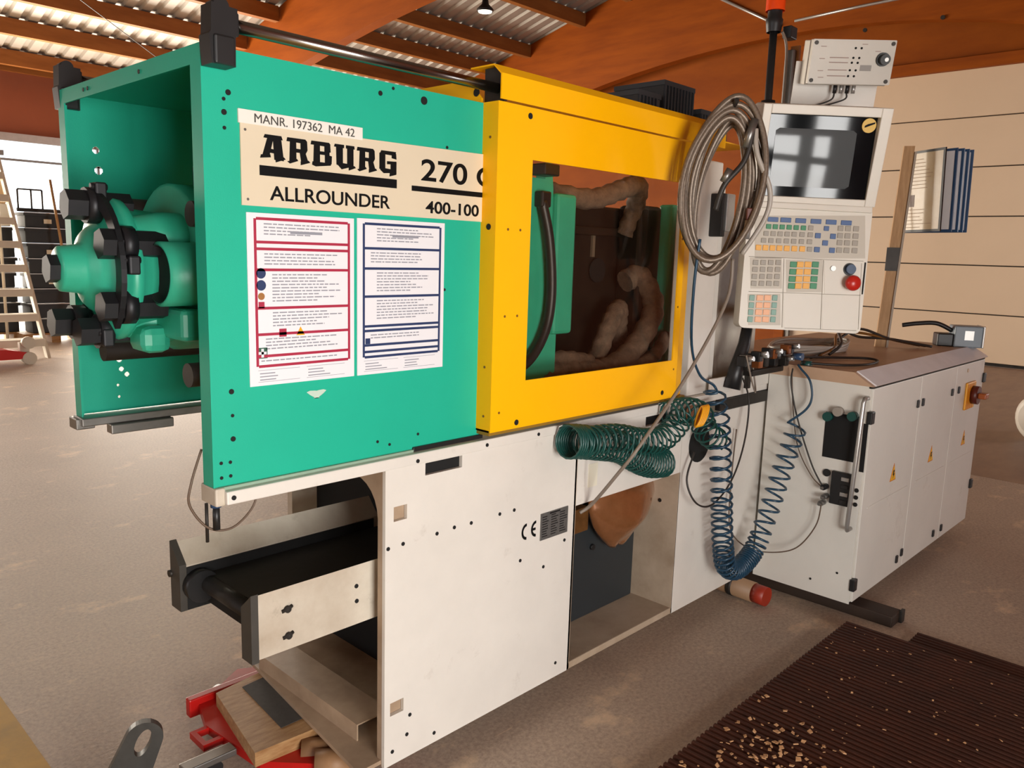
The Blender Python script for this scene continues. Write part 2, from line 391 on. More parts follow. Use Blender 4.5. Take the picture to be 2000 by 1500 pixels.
# back wall: board band above a long bright gate, side and front walls with their openings
mb = MB()
mb.box(-12, 13.2, 15.6, 15.8, 3.35, 4.55).box(-12, -3.2, 15.6, 15.8, 0, 3.35).box(9.4, 13.2, 15.6, 15.8, 0, 3.35)
structure(mb.build('wall_back', BROWNW))
t = structure(B(-3.2, 9.4, 15.52, 15.6, 3.22, 3.36).build('trim_2', ALU))
t = structure(B(-12, 13, 15.5, 15.6, 4.44, 4.56).build('trim_3', PURL))
w = structure(B(-3.2, 9.4, 15.44, 15.50, 2.86, 2.90).build('window_1', STEEL))
for k in range(7): B(-3.2+k*2.1-.02, -3.2+k*2.1+.02, 15.44, 15.5, 0, 3.3).build('mullion', STEEL, w)
structure(B(1.2, 3.55, 15.28, 15.34, 2.93, 3.02).build('trim_4', STEEL))
mb = MB()
mb.box(-12, -1.7, -4.2, -4, 0, 5.6).box(-1.7, .28, -4.2, -4, 0, .3).box(-1.7, .28, -4.2, -4, 1.9, 5.6).box(.28, 9.3, -4.2, -4, 0, 5.6).box(9.3, 11.9, -4.2, -4, 0, .7).box(9.3, 11.9, -4.2, -4, 2.9, 5.6).box(11.9, 13.2, -4.2, -4, 0, 5.6)  # far-right opening is made up to hold the added fill light
structure(mb.build('wall_front', BROWNW))
w2 = structure(B(-1.7, .28, -4.06, -4.0, 1.22, 1.40).build('window_2', DKSTEEL))
B(-.32, -.04, -4.06, -4.0, .3, 1.9).build('mullion', DKSTEEL, w2); B(-1.05, -.99, -4.06, -4.0, .3, 1.9).build('mullion', DKSTEEL, w2)
mb = MB()
mb.prism([(-8, 0), (15.6, 0), (15.6, 1.6), (-8, 1.6)], -12.2, -12, 'x').prism([(-8, 3.6), (15.6, 3.6), (15.6, roof(15.6)), (RID, ZR), (-8, roof(-8))], -12.2, -12, 'x')
mb.prism([(-8, 1.6), (-3, 1.6), (-3, 3.6), (-8, 3.6)], -12.2, -12, 'x').prism([(6, 1.6), (15.6, 1.6), (15.6, 3.6), (6, 3.6)], -12.2, -12, 'x')
structure(mb.build('wall_left', CLAD))

# ------------------------------------------------------------------ machine base
base = thing('machine_base', 'long off-white machine base with open recess below the green and yellow housings', 'machine base', (1.3, .4, .1))
YF = -.02
mb = rect_holes(.443, 1.22, .10, .962, [(.575, .708, .902, .936), (.47, .514, .796, .836), (.462, .508, .247, .285)], YF, YF+.012)
mb.build('front_panel', WHITE, base)
mb = rect_holes(1.222, 1.85, .68, .965, [(1.60, 1.75, .895, .93)], YF, YF+.012); mb.build('recess_header', WHITE, base)
mb = rect_holes(1.853, 2.60, .10, .885, [], YF, YF+.012); mb.build('end_panel', WHITE, base)
C((1.98, YF-.004, .775), (1.98, YF+.0, .775), .075, 28).build('round_opening', DARK, base, label='round black cable opening')
for a in ((.575, .708, .902, .936), (.47, .514, .796, .836), (.462, .508, .247, .285), (1.60, 1.75, .895, .93)):
    B(a[0], a[1], YF+.013, YF+.03, a[2], a[3]).build('slot_backing', DARK if a[1]-a[0] > .1 else BEIGE, base)
# ledge rail under the housing and its left end block
MB().box(.015, 2.72, YF-.004, .03, .938, .968, bev=.003).build('ledge_rail', WHITE, base)
MB().box(-.005, .018, -.012, .06, .934, .975, bev=.004).build('rail_end_block', WHITED, base)
MB().box(.44, 1.22, .03, .77, .94, .966).build('top_plate', WHITED, base)
MB().box(1.22, 2.7, .03, .83, .94, .968).build('top_plate', WHITED, base)
MB().box(2.02, 2.72, YF-.012, YF, .965, 1.03, bev=.003).build('ledge_lip', WHITE, base)
MB().box(2.10, 2.66, YF-.016, YF+.01, .892, .936, bev=.003).build('dark_rail', DKSTEEL, base, label='dark steel rail under the ledge')
MB().box(2.60, 2.66, YF-.012, .06, .10, .93, bev=.003).build('corner_post', DKSTEEL, base)
# end plate with a large rounded opening (seen edge-on from the left)
pts = [(-.008, .10), (.012, .10), (.012, .80)]
for k in range(7):
    a = R(180-90*k/6); pts.append((.112+.10*math.cos(a), .80+.10*math.sin(a)))
pts += [(.70, .90), (.70, .94), (-.008, .94)]
MB().prism(pts, .443, .452, 'x').build('end_plate', BEIGE, base)
MB().prism([(.368, -.006), (1.22, -.006), (1.22, .72), (.448, .72)], .108, .12, 'z').build('floor_plate', BEIGE, base)
mb = MB(); 
mb.prism([(.446, .12), (.450, .12), (.450, .166), (.556, .166), (.556, .12), (.56, .12), (.56, .17), (.446, .17)], .11, .66, 'y').build('omega_channel', BEIGE, base)
MB().box(.76, 1.2, .10, .8, .12, .9).build('dark_interior_block', DARK, base)  # black block standing in for the deep shade inside the base
MB().box(.66, 2.58, .80, .83, .10, .94).build('rear_panel', WHITED, base)
B(.50, .73, .78, .80, .66, .93).build('rear_gusset', WHITED, base); B(.59, .68, .77, .78, .66, .9).build('rear_duct', BEIGE, base)
# recess
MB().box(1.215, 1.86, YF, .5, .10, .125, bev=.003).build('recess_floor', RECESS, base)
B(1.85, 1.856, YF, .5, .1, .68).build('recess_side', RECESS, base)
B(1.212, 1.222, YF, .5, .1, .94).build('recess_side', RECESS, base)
B(1.222, 1.85, .42, .45, .12, .68).build('recess_back', BEIGE, base)
MB().box(1.30, 1.84, .165, .40, .126, .60, bev=.005).build('inner_cabinet', GREYBOX, base, label='anthracite box inside the recess')
MB().box(1.30, 1.42, .150, .17, .35, .47, bev=.003).build('terminal_cover', BLACKP, base)
for p in ((1.56, .155, .40), (1.70, .155, .43)): C(p, (p[0], p[1]+.01, p[2]), .012, 8).build('catch', BLACKP, base)
MB().box(1.29, 1.45, .10, .16, .51, .60, bev=.004).build('valve_block', mat('brass_block', '8d6235', .35, metal=.6, c2='6b4724', scale=18), base)
# bolts and holes in the sheet metal
hole = C((0, -.0015, 0), (0, .001, 0), .0055, 10).mesh('bolt_hole', DARK)
for x_, z_ in ((.452, .727), (.501, .729), (.619, .729), (.683, .732), (.748, .73), (.864, .731), (.926, .73), (.545, .948), (.80, .952), (.03, .953), (1.02, .952), (.96, .56), (1.16, .612), (1.17, .575), (1.07, .51), (1.15, .15), (.53, .225), (.52, .17), (.47, .14), (.62, .13)):
    put('bolt_hole', hole, base, (x_, YF-.0045 if z_ > .938 else YF-.0005, z_))
sc = C((0, -.004, 0), (0, 0, 0), .008, 10).mesh('screw', DKSTEEL)
for p in ((1.855+.0, .05, .55),):
    put('screw', sc, base, (1.848, .06, .55), (0, 0, R(90)))
# rating plate and conformity mark
rp = MB().box(1.048, 1.18, YF-.003, YF, .602, .69).build('rating_plate', mat('etched_plate', '7d7c79', .4, metal=.6, var=.12, scale=60), base)
mb = MB()
for k in range(9):
    for q in range(3): mb.box(1.055+q*.042, 1.055+q*.042+random.uniform(.02, .036), YF-.0036, YF-.003, .612+k*.008, .615+k*.008)
mb.box(1.09, 1.14, YF-.0036, YF-.003, .682, .687); mb.build('printed_text', BLACKP, rp, kind='stuff')
mk = MB()
for cx, full in ((.985, True), (1.028, True)):
    for k in range(14):
        a0, a1 = R(90+k*180/14), R(90+(k+1)*180/14)
        ri, ro = .015, .023
        mk.add([(cx+ri*math.cos(a0), YF-.001, .648+ri*math.sin(a0)*1.15), (cx+ro*math.cos(a0), YF-.001, .648+ro*math.sin(a0)*1.15), (cx+ro*math.cos(a1), YF-.001, .648+ro*math.sin(a1)*1.15), (cx+ri*math.cos(a1), YF-.001, .648+ri*math.sin(a1)*1.15)], [(0, 1, 2, 3)])
mk.box(1.01, 1.026, YF-.0012, YF-.0008, .644, .652)
mk.build('conformity_mark', BLACK, base, label='black CE mark')
MB().box(1.28, 1.33, YF-.001, YF, .73, .81).build('faded_sticker', mat('pale_sticker', 'e6e0cc', .5), base)
# injection unit cover behind the guard
inj = thing('injection_unit', 'white upright cover with black switch box behind the hanging hose coil', 'machine cover', (2.2, .4, .97))
MB().box(1.90, 2.055, .0, .10, .969, 1.86, bev=.006).build('cover_column', WHITE, inj)
MB().box(2.06, 2.62, .10, .75, .969, 1.66, bev=.01).build('cover_housing', WHITED, inj)
MB().box(2.055, 2.12, .02, .1, .969, 1.80, bev=.006).build('cover_strip', WHITE, inj)
MB().box(2.0, 2.055, -.06, .0, 1.60, 1.74, bev=.004).build('switch_box', ALU, inj)
MB().box(1.975, 2.0, -.055, .0, 1.58, 1.74, bev=.004).build('switch_plug', BLACKP, inj)
mb = MB(); mb.tube([(2.135, -.06, .985), (2.15, -.065, 1.06), (2.20, -.065, 1.16), (2.225, -.06, 1.225)], [.034, .03, .024, .022], 10)
mb.build('clamp_lever', BLACKP, inj)

# ------------------------------------------------------------------ green clamp housing
hs = thing('clamp_housing', 'green open-ended sheet metal housing carrying the cream nameplate', 'machine housing', (.6, .42, .97))
ZB, ZT, XR = .975, 1.89, .80
rect_holes(0, XR, ZB, ZT, [], 0, .006).build('front_sheet', GREEN, hs)
hl = []
for x_, z_, r_ in ((.085, 1.745, .0095), (.09, 1.69, .011), (.12, 1.152, .009), (.125, 1.122, .007), (.14, 1.105, .007), (.113, 1.075, .004), (.115, 1.04, .004)):
    for q in ((1, .42), (.42, 1), (.75, .75)): hl.append((x_-r_*q[0], x_+r_*q[0], z_-r_*q[1], z_+r_*q[1]))
rect_holes(.0, XR, ZB+.025, ZT, hl, .842, .845).build('rear_sheet', GREEN, hs)   # really pierced: daylight shows through
B(.0, XR, .006, .838, ZT-.006, ZT).build('top_sheet', GREEN, hs)
mb = MB()
mb.box(-.004, .0, -.001, .046, ZB, ZT+.001); mb.box(-.004, .0, .8, .846, ZB+.02, ZT+.001); mb.box(-.004, 0, .046, .8, ZT-.036, ZT+.001)
mb.build('end_flange', GREEN, hs)
B(0, .003, .8, .803, ZB+.03, ZT-.04).build('flange_lip', GREEN, hs); 
MB().box(-.012, 1.0, .775, .85, ZB, ZB+.024, bev=.003).build('rear_rail', STEEL, hs)
MB().box(.06, .24, .76, .80, ZB-.028, ZB, bev=.003).build('rail_foot', STEEL, hs); MB().box(-.02, .03, .80, .86, ZB-.012, ZB+.02, bev=.003).build('rail_foot', STEEL, hs)
MB().box(.545, XR, -.006, .05, .969, .981, bev=.002).build('bottom_gasket', BLACKP, hs)
MB().box(.004, .545, -.008, .02, .967, .9755, bev=.002).build('bottom_lip', mat('green_worn', '8fa893', .5, var=.1), hs)
hm = C((0, -.0015, 0), (0, .001, 0), .006, 10).mesh('bolt_hole', DARK); hm2 = C((0, -.0015, 0), (0, .001, 0), .004, 8).mesh('bolt_hole', DARK); hm3 = C((0, -.002, 0), (0, .001, 0), .010, 14).mesh('bolt_hole', DARK)
for x_, z_, k in ((.053, 1.804, 1), (.043, 1.79, 0), (.043, 1.764, 1), (.043, 1.733, 0), (.437, 1.862, 1), (.571, 1.865, 2), (.475, 1.879, 0), (.65, 1.761, 0), (.043, 1.183, 1), (.044, 1.13, 0), (.044, 1.078, 1), (.015, .995, 0), (.036, .996, 0), (.015, 1.028, 0), (.036, 1.027, 0), (.649, 1.395, 0), (.432, 1.013, 0), (.564, 1.014, 0), (.47, 1.0, 0), (.28, 1.592, 0)):
    put('bolt_hole', (hm2, hm, hm3)[k], hs, (x_, 0, z_))
for y_ in (.30, .62, .65): 
    C((-.0055, y_, ZT-.018), (-.003, y_, ZT-.018), .005, 8).build('flange_screw', DKSTEEL, hs)
MB().add([(.255+.03*math.cos(a)*(.6+.4*math.sin(3*a)), -.0006, 1.155+.02*math.sin(a)*(.7+.3*math.cos(2*a))) for a in [2*math.pi*k/16 for k in range(16)]], [tuple(range(16))]).build('glue_residue', mat('residue', 'b9cfc0', .7), hs)
# guide rods with black end brackets (the guard slides on them)
for yy, l in ((-.028, 'near'), (.852, 'far')):
    C((.02, yy, 1.928), (1.0, yy, 1.928), .0135, 20).build('guide_rod', CHROME, hs)
    mb = MB()
    mb.prism([(-.004, 1.845), (.046, 1.845), (.047, 1.90), (.05, 1.905), (.052, 1.955), (-.002, 1.958), (-.004, 1.905), (-.008, 1.9)], yy-.022, yy+.022, 'y')
    br = mb.build('rod_bracket', BLACKP, hs)
    MB().box(.046, .058, yy-.018, yy+.018, 1.905, 1.95, bev=.004).build('bracket_collar', BLACKP, br)
    MB().box(.0, .042, yy-.03, yy-.02, 1.845, 1.90, bev=.004).build('bracket_clip', BLACKP, br)
    C((.02, yy-.02, 1.955), (.02, yy+.02, 1.955), .016, 16).build('bracket_pin', BLACKP, br)
# nameplate
npl = MB().prism([(.076, 1.58), (.79, 1.578), (.79, 1.757), (.076, 1.748)], -.0035, -.0002, 'y').build('nameplate', PLATE, hs, label='cream nameplate with black lettering')
YP = -.0042
def glyph(quads, x0, z0, w, h):
    mb = MB()
    for k, q in enumerate(quads): mb.prism([(x0+a*w, z0+b*h) for a, b in q], YP-.0004-.00012*k, YP+.0006, 'y')
    return mb
GL = {
 'A': [[(.02, .10), (.34, .14), (.56, .98), (.30, .98)], [(.56, .02), (.98, .0), (.86, .98), (.50, .98)], [(.22, .30), (.66, .26), (.66, .42), (.27, .46)], [(.10, .86), (.94, .84), (.88, 1.0), (.16, 1.0)], [(-.06, .04), (.40, .10), (.38, .22), (-.02, .18)], [(.62, -.08), (1.06, .08), (.98, .16), (.60, .10)]],
 'R': [[(.10, .02), (.42, .08), (.42, .98), (.14, .98)], [(-.02, .84), (.80, .82), (.92, .92), (.84, 1.0), (.02, 1.0)], [(.62, .50), (.94, .56), (.92, .92), (.62, .92)], [(.36, .42), (.86, .42), (.94, .56), (.36, .58)], [(.58, .44), (.84, .44), (.98, .04), (.66, -.06)], [(.0, .02), (.12, -.06), (.50, .08), (.44, .16)], [(.62, -.08), (1.06, .06), (.98, .14), (.62, .08)]],
 'B': [[(.08, .02), (.40, .04), (.40, .98), (.12, .98)], [(-.04, .84), (.80, .82), (.92, .92), (.84, 1.0), (0, 1.0)], [(.62, .52), (.92, .60), (.90, .92), (.62, .92)], [(.36, .46), (.86, .46), (.86, .60), (.36, .60)], [(.64, .06), (.96, .10), (.98, .44), (.64, .50)], [(.02, .0), (.20, -.06), (.92, .04), (.94, .14), (.04, .14)]],
 'U': [[(.08, .12), (.40, .06), (.40, .96), (.06, .98)], [(-.04, .88), (.46, .86), (.46, 1.0), (0, 1.0)], [(.62, .06), (.94, .04), (.94, .98), (.62, .96)], [(.56, .86), (1.0, .86), (.98, 1.0), (.56, 1.0)], [(.16, .10), (.34, -.06), (.74, .06), (.68, .20), (.2, .22)], [(.70, -.08), (1.06, .06), (.98, .14), (.70, .10)]],
 'G': [[(.06, .16), (.38, .10), (.38, .94), (.06, .88)], [(.08, .84), (.94, .82), (.98, 1.0), (.16, 1.0)], [(.74, .70), (1.0, .66), (.98, .92), (.74, .90)], [(.48, .40), (1.0, .44), (1.0, .56), (.48, .54)], [(.68, .02), (1.0, -.02), (1.0, .52), (.68, .48)], [(.10, .12), (.30, -.02), (.92, .04), (.92, .18), (.2, .22)], [(.62, -.14), (.98, -.04), (.94, .08), (.64, .04)]],
}
xx = .123
for ch in 'ARBURG':
    w = .054
    glyph(GL[ch], xx, 1.679-.0, w, .052).build('logo_letter', BLACK, npl); xx += .0612
B(.118, .485, YP, YP+.001, 1.645, 1.666).build('logo_bar', BLACK, npl)
B(.532, .79, YP, YP+.001, 1.643, 1.656).build('model_bar', BLACK, npl)
text('model_name', 'ALLROUNDER', .043, (.141, YP+.0006, 1.595), (1, 0, 0), (0, 0, 1), BLACK, npl, width=.324, bold=.0006)
text('model_number', '270 C', .074, (.562, YP+.0006, 1.672), (1, 0, 0), (0, 0, 1), BLACK, npl, width=.262, bold=.0012)
text('model_size', '400-100', .042, (.578, YP+.0006, 1.592), (1, 0, 0), (0, 0, 1), BLACK, npl, width=.187, bold=.0008)
for p in ((.087, 1.735), (.09, 1.593)): C((p[0], YP, p[1]), (p[0], YP+.001, p[1]), .003, 8).build('rivet', STEEL, npl)
stk = B(.072, .383, -.0046, -.0002, 1.7475, 1.7755).build('machine_number_sticker', mat('sticker_white', 'e6e3da', .4), hs, label='white sticker with machine number')
text('printed_number', 'MANR. 197362  MA 42', .026, (.108, -.0052, 1.752), (1, 0, 0), (0, 0, 1), mat('faded_print', '46433e', .6), stk, width=.252)

# two framed instruction sheets stuck on the green sheet (loose paper: things of their own)
def notice(x0, x1, z0, z1, ink, bands, label, icons):
    t = B(x0, x1, -.0022, -.0004, z0, z1).build('instruction_sheet', PAPER, None, (x0, 0, z0))
    single(t, label, 'notice')
    y0, y1 = -.0030, -.0022
    a, b, c, d = x0+.016, x1-.012, z0+(z1-z0)*.115, z1-.012
    mb = MB(); th = .006
    mb.box(a, a+th, y0, y1, c, d).box(b-th, b, y0, y1, c, d)
    for f in bands: mb.box(a+th, b-th, y0, y1, c+(d-c)*f-.003, c+(d-c)*f+.003)
    mb.build('printed_frame', ink, t, kind='stuff')
    rows = sorted(bands); tx = MB()
    for i in range(len(rows)-1):
        lo, hi = c+(d-c)*rows[i]+.008, c+(d-c)*rows[i+1]-.008
        n = int((hi-lo)/.0072)
        ind = .03 if hi-lo > .04 else .012
        for k in range(max(1, n)):
            zz = hi-.0026-k*.0072
            if zz < lo: break
            xa = a+.012+ind*(1 if i > 0 else 0); xe = xa+(b-.016-xa)*random.uniform(.55, .98)
            while xa < xe:
                w = random.uniform(.006, .02); tx.box(xa, min(xa+w, xe), y0+.0003, y1, zz-.0013, zz+.0013); xa += w+.003
    for q in range(2):
        xa = x0+.02+q*(x1-x0-.03)/2; tx.box(xa, xa+(x1-x0)*.38, y0+.0003, y1, z0+.008, z0+.0088).box(xa, xa+(x1-x0)*.38, y0+.0003, y1, z0+.034, z0+.0348)
        for k in range(3): tx.box(xa+.004, xa+random.uniform(.04, .07), y0+.0003, y1, z0+.012+.007*k, z0+.0142+.007*k)
    tx.build('printed_text', GREYT, t, kind='stuff')
    tt = B(x0+(x1-x0)*.38, x0+(x1-x0)*.68, y0, y1, d-.030, d-.024).build('printed_heading', GREYT, t)
    for kind, px, pz, s, m in icons:
        if kind == 'disc': C((px, y0, pz), (px, y1, pz), s, 16).build('printed_symbol', m, t)
        elif kind == 'tri': MB().prism([(px-s, pz-s*.8), (px+s, pz-s*.8), (px, pz+s)], y0, y1, 'y').build('printed_symbol', m, t)
        elif kind == 'cross':
            s2 = MB().box(px-s, px+s, y0+.0003, y1, pz-s, pz+s).build('printed_symbol', mat('first_aid_green', '2f5a48', .5), t)
            MB().box(px-s*.25, px+s*.25, y0-.0003, y0+.0003, pz-s*.8, pz+s*.8).box(px-s*.8, px+s*.8, y0-.0003, y0+.0002, pz-s*.25, pz+s*.25).build('printed_cross', PAPER, s2)
        else: MB().box(px-s, px+s, y0, y1, pz-s, pz+s).build('printed_symbol', m, t)
    return t
notice(.086, .360, 1.189, 1.566, RED, (0, .07, .22, .40, .66, .80, .845, 1),
       'white instruction sheet with red printed frame on the green housing', [('disc', .117, 1.437, .0115, NAVY), ('disc', .117, 1.411, .0115, NAVY), ('disc', .117, 1.387, .008, mat('print_brown', '9c6a34', .5)), ('box', .117, 1.368, .007, RED), ('box', .168, 1.305, .009, RED), ('tri', .213, 1.306, .011, ORANGE), ('cross', .117, 1.262, .012, None)])
notice(.369, .645, 1.189, 1.568, NAVY, (0, .04, .09, .20, .235, .46, .67, .82, 1),
       'white instruction sheet with dark blue printed frame on the green housing', [('box', .40, 1.272, .007, NAVY)])

# ------------------------------------------------------------------ clamping unit end (green casting with black nuts) inside the housing
cu_ = thing('clamping_unit', 'green cast clamping head with black hexagon nuts protruding from the open housing', 'machine head', (.0, .42, 1.0))
HY, HZ = .42, 1.43
MB().lathe([(-.16, .0), (-.16, .046), (-.155, .052), (-.115, .057), (-.108, .064), (-.10, .085), (-.088, .098), (-.075, .104), (-.07, .125), (-.055, .165), (-.045, .170), (-.03, .168), (-.022, .150), (0, .145), (.05, .14), (.07, .11), (.2, .11)], (0, HY, HZ)).build('casting_head', GREENC, cu_)
MB().lathe([(.085, .0), (.085, .195), (.092, .205), (.16, .205), (.17, .195), (.17, .0)], (0, HY-.02, HZ+.005)).build('casting_flange', GREENC, cu_)
# six lobes and web ribs of the casting
for k in range(3):
    a = R(20+120*k); cy, cz = HY+.12*math.cos(a), HZ+.12*math.sin(a)
    MB().lathe([(-.03, .0), (-.03, .045), (.04, .06), (.10, .06)], (0, cy, cz), n=20).build('casting_lobe', GREENC, cu_)
# side cylinder with open bore
MB().lathe([(.0, .066), (.004, .074), (.22, .074), (.22, 0)], (-.006, .24, 1.425)).build('side_cylinder', GREENC, cu_)
MB().lathe([(.0, .068), (.002, .066), (.02, .062), (.02, 0)], (-.007, .24, 1.425)).build('cylinder_bore', DARK, cu_)
MB().box(.03, .24, .20, .36, 1.27, 1.345, bev=.012).build('casting_bracket', GREENC, cu_)
MB().box(-.02, .05, .30, .40, 1.235, 1.30, bev=.02).build('casting_foot', GREENC, cu_)
C((-.182, HY, HZ), (-.158, HY, HZ), .033, 6, smooth=False).build('centre_nut', NUT, cu_)
# black clamp ring segments and nuts
def ringseg(a0, a1, x, r0, r1, w):
    mb = MB(); n = 14; vs = []
    for k in range(n+1):
        a = R(a0+(a1-a0)*k/n)
        for rr in (r0, r1):
            for xx in (x, x+w): vs.append((xx, HY+rr*math.cos(a), HZ+rr*math.sin(a)))
    fs = []
    for k in range(n):
        o = 4*k; q = o+4
        fs += [(o, o+1, q+1, q), (o+2, q+2, q+3, o+3), (o, q, q+2, o+2), (o+1, o+3, q+3, q+1)]
    fs += [(0, 2, 3, 1), (4*n, 4*n+1, 4*n+3, 4*n+2)]
    return mb.add(vs, fs)
ringseg(92, 226, -.085, .150, .182, .012).build('clamp_strap', NUT, cu_)
ringseg(-100, -40, -.075, .14, .175, .012).build('clamp_strap', NUT, cu_)
def nut(name, x, y, z, s=1.0):
    n = C((x-.052*s, y, z), (x-.014*s, y, z), .031*s, 6, smooth=False).build(name, NUT, cu_)
    C((x-.014*s, y, z), (x+.012*s, y, z), .037*s, 14).build('nut_collar', NUT, n)
    C((x+.012*s, y, z), (x+.075*s, y, z), .029*s, 6, smooth=False).build('nut_shank', NUT, n)
for a, x in ((98, -.085), (156, -.055), (213, -.055), (266, -.07), (-62, -.10)):
    nut('hexagon_nut', x, HY+.147*math.cos(R(a)), HZ+.147*math.sin(R(a)), 1.12)
for a in (102, 178, 258):
    x = -.075 if a != 178 else -.06
    y, z = HY+.172*math.cos(R(a)), HZ+.172*math.sin(R(a))
    MB().box(x-.01, x+.014, y-.02, y+.02, z-.012, z+.03, bev=.004).build('strap_lug', NUT, cu_)
    C((x-.016, y, z+.02), (x+.02, y, z+.02), .008, 8).build('strap_bolt', NUT, cu_)
for y, z in ((.16, 1.20), (.68, 1.20), (.62, 1.58), (.12, 1.56)):
    C((.02, y, z), (.76, y, z), .028, 16).build('tie_bar', DKSTEEL, cu_)
MB().box(.30, .36, .10, .72, 1.10, 1.72, bev=.01).build('rear_platen', mat('platen_dark_green', '0e3a30', .5), cu_)
# mould space behind the guard window
MB().prism([(.93, 1.03), (1.25, 1.03), (1.25, 1.235), (1.235, 1.26), (1.215, 1.30), (1.21, 1.70), (1.20, 1.78), (1.17, 1.78), (1.17, 1.73), (.93, 1.73)], .12, .16, 'y').build('moving_platen', GREENC, cu_)
MB().box(1.21, 1.31, .10, .56, 1.235, 1.69, bev=.012).build('platen_block', GREENC, cu_)
MB().box(1.10, 1.17, .06, .12, 1.735, 1.77, bev=.004).build('limit_switch', BLACKP, cu_)
MB().box(1.945, 2.03, .145, .21, 1.08, 1.70, bev=.01).build('fixed_platen', GREENC, cu_)
MB().box(1.965, 2.05, .105, .14, 1.30, 1.50, bev=.006).build('heater_cover', ALU, cu_)
mb = MB(); mb.tube(smooth_path([(1.135, .10, 1.66), (1.165, .09, 1.54), (1.185, .09, 1.38), (1.165, .09, 1.26), (1.10, .09, 1.17), (1.0, .09, 1.12)]), .017, 10)
mb.build('flexible_conduit', BLACKP, cu_); MB().box(1.12, 1.165, .085, .12, 1.64, 1.69, bev=.006).build('conduit_gland', BLACKP, cu_)
MB().box(1.32, 1.94, .30, .6, 1.06, 1.68, bev=.01).build('mould_plate', MOULD, cu_)
MB().box(1.80, 1.944, .19, .30, 1.06, 1.69, bev=.015).build('mould_half', MOULD, cu_)
MB().box(1.32, 1.94, .27, .31, 1.57, 1.60, bev=.004).build('mould_edge', MOULD, cu_)
C((1.68, .290, 1.44), (1.68, .301, 1.44), .046, 24).build('locating_hole', DARK, cu_)
for k in range(6): C((1.86+.02*(k % 2), .294, 1.36+.05*(k//2)), (1.86+.02*(k % 2), .301, 1.36+.05*(k//2)), .006, 8).build('threaded_hole', DARK, cu_)
B(1.64, 1.655, .29, .301, 1.49, 1.57).build('drip_streak', mat('streak', '6d6152', .5), cu_)
MB().box(1.25, 2.0, .05, .6, 1.02, 1.06, bev=.006).build('mould_bed', MOULD, cu_)
slv = thing('heat_sleeve_bundle', 'bundle of brown textile-sleeved hoses behind the yellow guard window', 'hoses', (1.5, .15, 1.06))
for pts, r in (([(1.22, .16, 1.09), (1.38, .14, 1.10), (1.55, .13, 1.09), (1.72, .13, 1.16), (1.86, .15, 1.30), (1.83, .2, 1.42), (1.76, .22, 1.40)], .042),
               ([(1.20, .13, 1.075), (1.40, .10, 1.07), (1.62, .10, 1.085), (1.80, .10, 1.12), (1.93, .13, 1.19)], .026),
               ([(1.30, .22, 1.70), (1.48, .18, 1.69), (1.62, .16, 1.73), (1.74, .17, 1.755), (1.80, .22, 1.68), (1.80, .26, 1.58)], .036),
               ([(1.58, .2, 1.12), (1.62, .18, 1.24), (1.70, .2, 1.30), (1.76, .24, 1.22), (1.78, .24, 1.1)], .035),
               ([(1.26, .18, 1.13), (1.34, .15, 1.14), (1.46, .14, 1.12)], .03)):
    P = smooth_path(pts); Tb(P, [r*(1+.09*math.sin(i*2.1)) for i in range(len(P))], 12).build('textile_sleeve', FABRIC, slv)

# ------------------------------------------------------------------ yellow sliding guard
gd = thing('safety_guard', 'yellow sliding guard with large clear window beside the green housing', 'machine guard', (1.25, -.03, .99))
rect_holes(.777, 1.722, .996, 1.891, [(.916, 1.690, 1.133, 1.753)], -.058, -.053).build('guard_frame', YEL, gd)
B(.777, .782, -.053, .0, .996, 1.891).build('left_flange', YEL, gd)
MB().prism([(1.722, -.058), (1.80, -.03), (1.80, -.026), (1.722, -.053)], .996, 1.891, 'z').build('right_flange', YEL, gd)
B(.777, 1.722, -.053, .0, .996, 1.001).build('bottom_flange', YEL, gd)
B(.78, 1.80, -.05, .0, .985, .994).build('guard_track', mat('track_ochre', '8d6a1c', .5), gd)
pf = [(-.060, 1.897), (-.060, 1.962), (-.03, 1.988), (.06, 1.988), (.06, 1.984), (-.029, 1.984), (-.056, 1.960), (-.056, 1.897)]
MB().prism(pf, .784, 1.95, 'x').build('guard_cap', YEL, gd)
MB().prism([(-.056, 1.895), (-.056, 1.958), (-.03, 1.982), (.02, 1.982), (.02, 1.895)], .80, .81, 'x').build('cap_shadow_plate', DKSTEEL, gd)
MB().prism([(.012, 1.80), (.016, 1.905), (.07, 1.957), (.60, 1.957), (.60, 1.80)], .785, .790, 'x').build('hood_end_plate', YEL, gd)
B(.79, 2.40, .07, .60, 1.953, 1.957).build('hood_top', YEL, gd)
C((.7835, .036, 1.922), (.786, .036, 1.922), .011, 14).build('hood_slot', DARK, gd)
B(.914, 1.692, -.053, -.049, 1.131, 1.755).build('window_pane', PANE, gd)
hmY = C((0, -.0015, 0), (0, .001, 0), .0085, 12).mesh('guard_bolt', DARK); hmS = C((0, -.0012, 0), (0, .001, 0), .0038, 8).mesh('guard_screw', mat('screw_bronze', '7a4d12', .5))
for x_, z_ in ((.90, 1.868), (.883, 1.013), (1.635, 1.021)): put('guard_bolt', hmY, gd, (x_, -.058, z_))
for x_, z_ in ((.825, 1.56), (.874, 1.56), (.822, 1.322), (.872, 1.322), (1.705, 1.562), (1.702, 1.324), (.81, 1.05), (1.70, 1.10)): put('guard_screw', hmS, gd, (x_, -.058, z_))
for y_, z_, m_ in ((-.03, 1.80, hmS), (-.032, 1.565, hmY), (-.03, 1.18, hmS), (-.03, 1.04, hmS)): put('flange_screw', m_, gd, (.777, y_, z_), (0, 0, R(-90)))
B(1.71, 1.78, -.03, -.02, .985, 1.03).build('guard_runner', YEL, gd)

